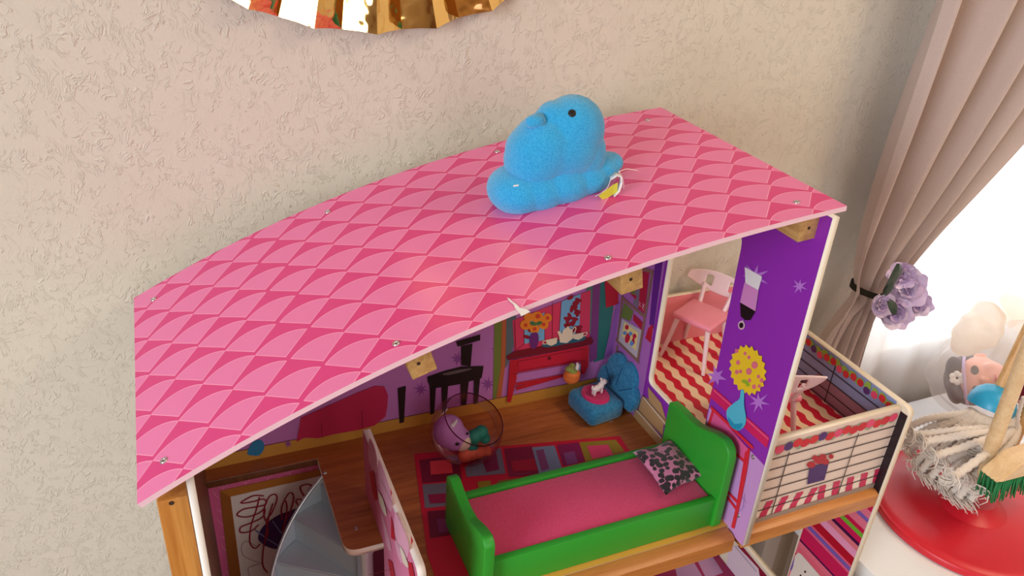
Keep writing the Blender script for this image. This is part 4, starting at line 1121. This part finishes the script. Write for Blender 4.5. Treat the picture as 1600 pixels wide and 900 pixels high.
# mop
dc = V(1549, 633, 'y', -.235)
mop = thing('toy_mop', 'toy string mop with a blue dome head and wooden handle above the red base', 'mop', tuple(dc))
hd = Vector((.045, .02, .13)).normalized(); Qh = hd.to_track_quat('Z', 'Y').to_matrix().to_4x4()
bm = bmesh.new(); add_lathe(bm, [(0, .036), (.009, .036), (.012, .034), (.021, .031), (.031, .022), (.0368, .010), (.038, .000), (.0375, -.005), (0, -.003)], 40, Matrix.Translation(dc) @ Qh)
link('dome_head', bm, mat((36, 156, 200), .35), mop, smooth=40)
bm = bmesh.new(); add_tube(bm, [dc + hd * .024, dc + hd * .30, dc + hd * .62], .0088, 20); link('handle', bm, M_DOWEL, mop, smooth=40)
STR = fabric('cotton_cord', (226, 212, 200), (242, 232, 222), 700, .95, .8, .0015, .2)
sr = random.Random(5)
tuft = bmesh.new()
for k in range(26):
    a = sr.uniform(0, 6.28); t = sr.uniform(.5, 1.5); L = sr.uniform(.012, .022)
    q = [Vector((0, 0, .004))]
    for s_ in range(1, 5):
        q.append(Vector((math.cos(a + s_ * .7) * L * .22 * s_ * t, math.sin(a + s_ * .7) * L * .22 * s_ * t, -L * .23 * s_ + .004)))
    add_tube(tuft, q, [.0014, .0013, .0012, .001, .0006], 5)
tuft_me = bpy.data.meshes.new('tuft'); tuft.to_mesh(tuft_me); tuft.free(); tuft_me.materials.append(STR)
for p in tuft_me.polygons: p.use_smooth = True
ends = [(1408, 672), (1418, 690), (1424, 700), (1432, 722), (1440, 735), (1446, 716), (1455, 745), (1462, 735), (1470, 755), (1478, 760), (1483, 748), (1490, 770), (1497, 778), (1502, 764), (1508, 775), (1515, 782), (1520, 770), (1525, 752), (1532, 700), (1540, 735), (1550, 720), (1450, 700), (1470, 720), (1495, 742), (1512, 752), (1430, 680), (1445, 690), (1480, 720), (1462, 712), (1505, 735), (1520, 745), (1490, 745), (1535, 765)]
for k, e in enumerate(ends):
    f_ = k / len(ends)
    if k < 21: ang = math.radians(165 + 130 * (k / 20.0)); ey = -.165 - .150 * (k / 20.0)
    else: ang = math.radians(175 + 13 * (k - 21)); ey = -.19 - .014 * (k - 21)
    A = dc + Vector((.032 * math.cos(ang), .032 * math.sin(ang), -.004)) - hd * .004
    Bq = V(*e, 'y', ey + sr.uniform(-.006, .006))
    if Bq.z < TZ + .060: Bq = V(*e, 'z', TZ + .060 + sr.uniform(0, .006))
    out = (A - dc); out.z = 0; out.normalize()
    k0_ = A + out * .013 + Vector((0, 0, -.007)); mid2 = k0_.lerp(Bq, .5) + out * .009 + Vector((0, 0, .008))
    path = spline([A, k0_, mid2, Bq], 14)
    bm = bmesh.new(); add_tube(bm, path, [.0064 + .0011 * (1 if i % 2 else -1) for i in range(len(path))], 9)
    so = link('strand', bm, STR, mop, smooth=180)
    o = bpy.data.objects.new('tuft', tuft_me); COL.objects.link(o); o.parent = so
    dr = (path[-1] - path[-3]).normalized(); o.matrix_local = Matrix.Translation(path[-1] - dc) @ (-dr).to_track_quat('Z', 'Y').to_matrix().to_4x4() @ Matrix.Rotation(sr.uniform(0, 6), 4, 'Z')
# broom
br = thing('toy_broom', 'toy broom with a pale wood block and green bristles beside the mop', 'broom', (1.2, -.36, TZ + .03))
yb = -.372
q = [V(*p, 'y', yb) for p in ((1558, 757), (1690, 722), (1690, 692), (1601, 722))]
bm = bmesh.new(); vs0 = [bm.verts.new(p) for p in q]; f = bm.faces.new(vs0); r_ = bmesh.ops.extrude_face_region(bm, geom=[f]); 
for v in r_['geom']:
    if isinstance(v, bmesh.types.BMVert): v.co += Vector((0, .034, 0))
bmesh.ops.recalc_face_normals(bm, faces=bm.faces); bmesh.ops.bevel(bm, geom=bm.edges[:], offset=.003, segments=3, affect='EDGES'); link('block', bm, M_BLOCK, br, smooth=40)
GB = mat((16, 120, 62), .5)
bm = bmesh.new(); sr2 = random.Random(9)
for i in range(46):
    for k in range(5):
        t = i / 45; top = V(1560 + 130 * t, 757.5 - 35 * t, 'y', yb) + Vector((0, .003 + .007 * k, .002))
        L = .036; bt = top + Vector((-.002 + sr2.uniform(-.004, .004), -.004 + sr2.uniform(-.004, .004), -L))
        add_tube(bm, [top, top.lerp(bt, .5) + Vector((sr2.uniform(-.001, .001), 0, 0)), bt], [.0013, .0013, .0010], 5)
o = link('bristles', bm, GB, br, smooth=180); o['kind'] = 'stuff'
h0, h1 = V(1533, 742, 'y', yb + .052), V(1632, 475, 'y', yb + .062)
hdr = (h1 - h0).normalized()
bm = bmesh.new(); add_tube(bm, [h0, h0 + hdr * .03, h0 + hdr * .07, h0 + hdr * .12, h0 + hdr * .62], [.006, .0088, .0115, .0112, .0092], 20); link('handle', bm, M_BLOCK, br, smooth=60)
# third tool behind: wooden stick with a hanging cord
sk = thing('toy_duster_stick', 'pale wooden stick with a hanging braided cord behind the broom handle', 'stick', tuple(V(1560, 760, 'y', -.28)))
k0, k1 = V(1560, 745, 'y', -.285), V(1650, 540, 'y', -.27)
bm = bmesh.new(); add_tube(bm, [k0, k0.lerp(k1, .5), k1], [.0085, .0095, .009], 16); link('shaft', bm, M_DOWEL, sk, smooth=60)
pp = spline([V(*p, 'y', -.29) for p in ((1600, 620), (1592, 645), (1588, 670), (1580, 695))], 8)
bm = bmesh.new(); add_tube(bm, pp, [.0032 + .0006 * (1 if i % 2 else -1) for i in range(len(pp))], 8); link('cord', bm, STR, sk, smooth=180)

# ------------------------------------------------------------------ doll in a milky plastic bag
dl = thing('doll', 'dark-haired baby doll lying on its side inside a milky plastic bag', 'doll', tuple(Vector((1.40, -.115, TZ + .003))))
hc = V(1528, 594, 'y', -.12); SK = mat((226, 160, 140), .5)
tocam = (Vector(CC) - hc).normalized()
ex = -Vector(CR[0]); up = ex - tocam * ex.dot(tocam); up.normalize(); side = tocam.cross(up)
HM = Matrix.Translation(hc) @ Matrix((side, tocam, up)).transposed().to_4x4()      # local x = across face, y = out of face, z = crown


def hl(x, y, z): return HM @ Vector((x, y, z))


rot = HM.to_3x3().to_euler()
head = blob('head', [(hl(0, 0, 0), (.045, .042, .048), rot), (hl(0, .006, -.022), (.036, .036, .030), rot), (hl(.020, .026, -.020), (.014, .012, .013), rot), (hl(-.020, .026, -.020), (.014, .012, .013), rot),
                     (hl(0, .043, -.010), (.006, .007, .007), rot), (hl(0, .036, -.038), (.012, .009, .010), rot), (hl(.046, -.002, -.006), (.006, .008, .011), rot), (hl(-.046, -.002, -.006), (.006, .008, .011), rot)], .0025, SK, dl, 4)
blob('hair', [(hl(0, -.010, .012), (.049, .044, .047), rot), (hl(.018, .012, .038), (.028, .024, .016), rot), (hl(-.018, .012, .038), (.028, .024, .016), rot)], .003, mat((58, 40, 44), .6), dl, 4)
bm = bmesh.new()
for sx in (-1, 1): bmesh.ops.create_icosphere(bm, subdivisions=3, radius=.0095, matrix=HM @ Matrix.Translation((.018 * sx, .0385, .004)) @ Matrix.Diagonal((1, .42, .72, 1)))
link('eyes', bm, mat((36, 24, 24), .2), dl, smooth=180)
bm = bmesh.new(); add_tube(bm, [hl(-.010, .043, -.028), hl(0, .0462, -.030), hl(.010, .043, -.028)], [.0012, .0026, .0012], 8); link('mouth', bm, mat((190, 80, 90), .4), dl, smooth=180)
bm = bmesh.new()
for k in range(6): bmesh.ops.create_icosphere(bm, subdivisions=2, radius=.006, matrix=HM @ Matrix.Translation((.008 * math.cos(k * 1.05) - .004, .036, .034 + .008 * math.sin(k * 1.05))) @ Matrix.Diagonal((1, .5, 1, 1)))
link('hair_flower', bm, mat((240, 232, 222), .6), dl, smooth=180)
bm = bmesh.new(); add_tube(bm, [hl(.046, .004, .020), hl(.03, .034, .022), hl(0, .0435, .022), hl(-.03, .034, .022), hl(-.046, .004, .020)], .0028, 8); link('hair_band', bm, mat((190, 160, 200), .5), dl, smooth=180)
blob('dress', [(hl(0, -.012, -.10), (.055, .04, .062), rot), (hl(0, -.004, -.058), (.028, .026, .02), rot)], .004, fabric('dark_red_cloth', (110, 22, 48), (134, 32, 60), 300), dl, 6)
for sx in (-1, 1):
    P_ = [hl(.040 * sx, 0, -.075), hl(.058 * sx, .014, -.105), hl(.052 * sx, .026, -.135)]
    blob('arm', [(P_[0].lerp(P_[1], t), .013 - .002 * t) for t in (0, .25, .5, .75, 1)] + [(P_[1].lerp(P_[2], t), .011 - .002 * t) for t in (.25, .5, .75, 1)], .0025, SK, dl, 4)
# bag
c0 = hc + Vector((.075, .012, .012)); bag = thing('plastic_bag', 'milky translucent plastic bag wrapped around the doll by the window', 'bag', (c0.x, c0.y, TZ + .001))
bm = bmesh.new(); bmesh.ops.create_icosphere(bm, subdivisions=5, radius=1)
for v in bm.verts:
    p = v.co.copy(); n_ = .07 * math.sin(5 * p.x + 3 * p.z) + .05 * math.sin(9 * p.z - 4 * p.y) + .04 * math.sin(13 * p.x + 7 * p.y)
    p *= (1 + n_); w = Vector((p.x * .150, p.y * .088, p.z * .105)) + c0
    if w.z < TZ + .002: w.z = TZ + .002
    if w.y > -.022: w.y = -.022 - (w.y + .022) * .05
    v.co = w
link('bag_body', bm, M_BAG, bag, smooth=180)
tc = V(1532, 512, 'y', -.125)
bm = bmesh.new(); bmesh.ops.create_icosphere(bm, subdivisions=5, radius=1)
for v in bm.verts:
    p = v.co.copy(); n_ = .05 * math.sin(6 * p.x + 2 * p.z) + .035 * math.sin(11 * p.z + 5 * p.x)
    p *= (1 + n_); v.co = Vector((p.x * .052 * (1 - .25 * p.z), p.y * .03, p.z * .052 + .25 * p.x * .02)) + tc
link('bag_knot', bm, M_BAG2, bag, smooth=180)
for q in (((1540, 443), (1552, 460), (1590, 520), (1640, 520), (1640, 470), (1590, 458)), ((1545, 470), (1577, 515), (1600, 505), (1610, 470), (1570, 455))):
    bm = bmesh.new(); pts = [V(*p, 'y', -.11 - .006 * (i % 2)) for i, p in enumerate(q)]; f = bm.faces.new([bm.verts.new(p) for p in pts])
    bmesh.ops.triangulate(bm, faces=bm.faces[:]); bmesh.ops.subdivide_edges(bm, edges=bm.edges[:], cuts=4, use_grid_fill=True)
    for v in bm.verts: v.co.y += .004 * math.sin(60 * v.co.x + 40 * v.co.z)
    link('bag_flap', bm, M_BAG2, bag, smooth=180)
for o in bpy.data.objects:
    if 'base' in o: del o['base']
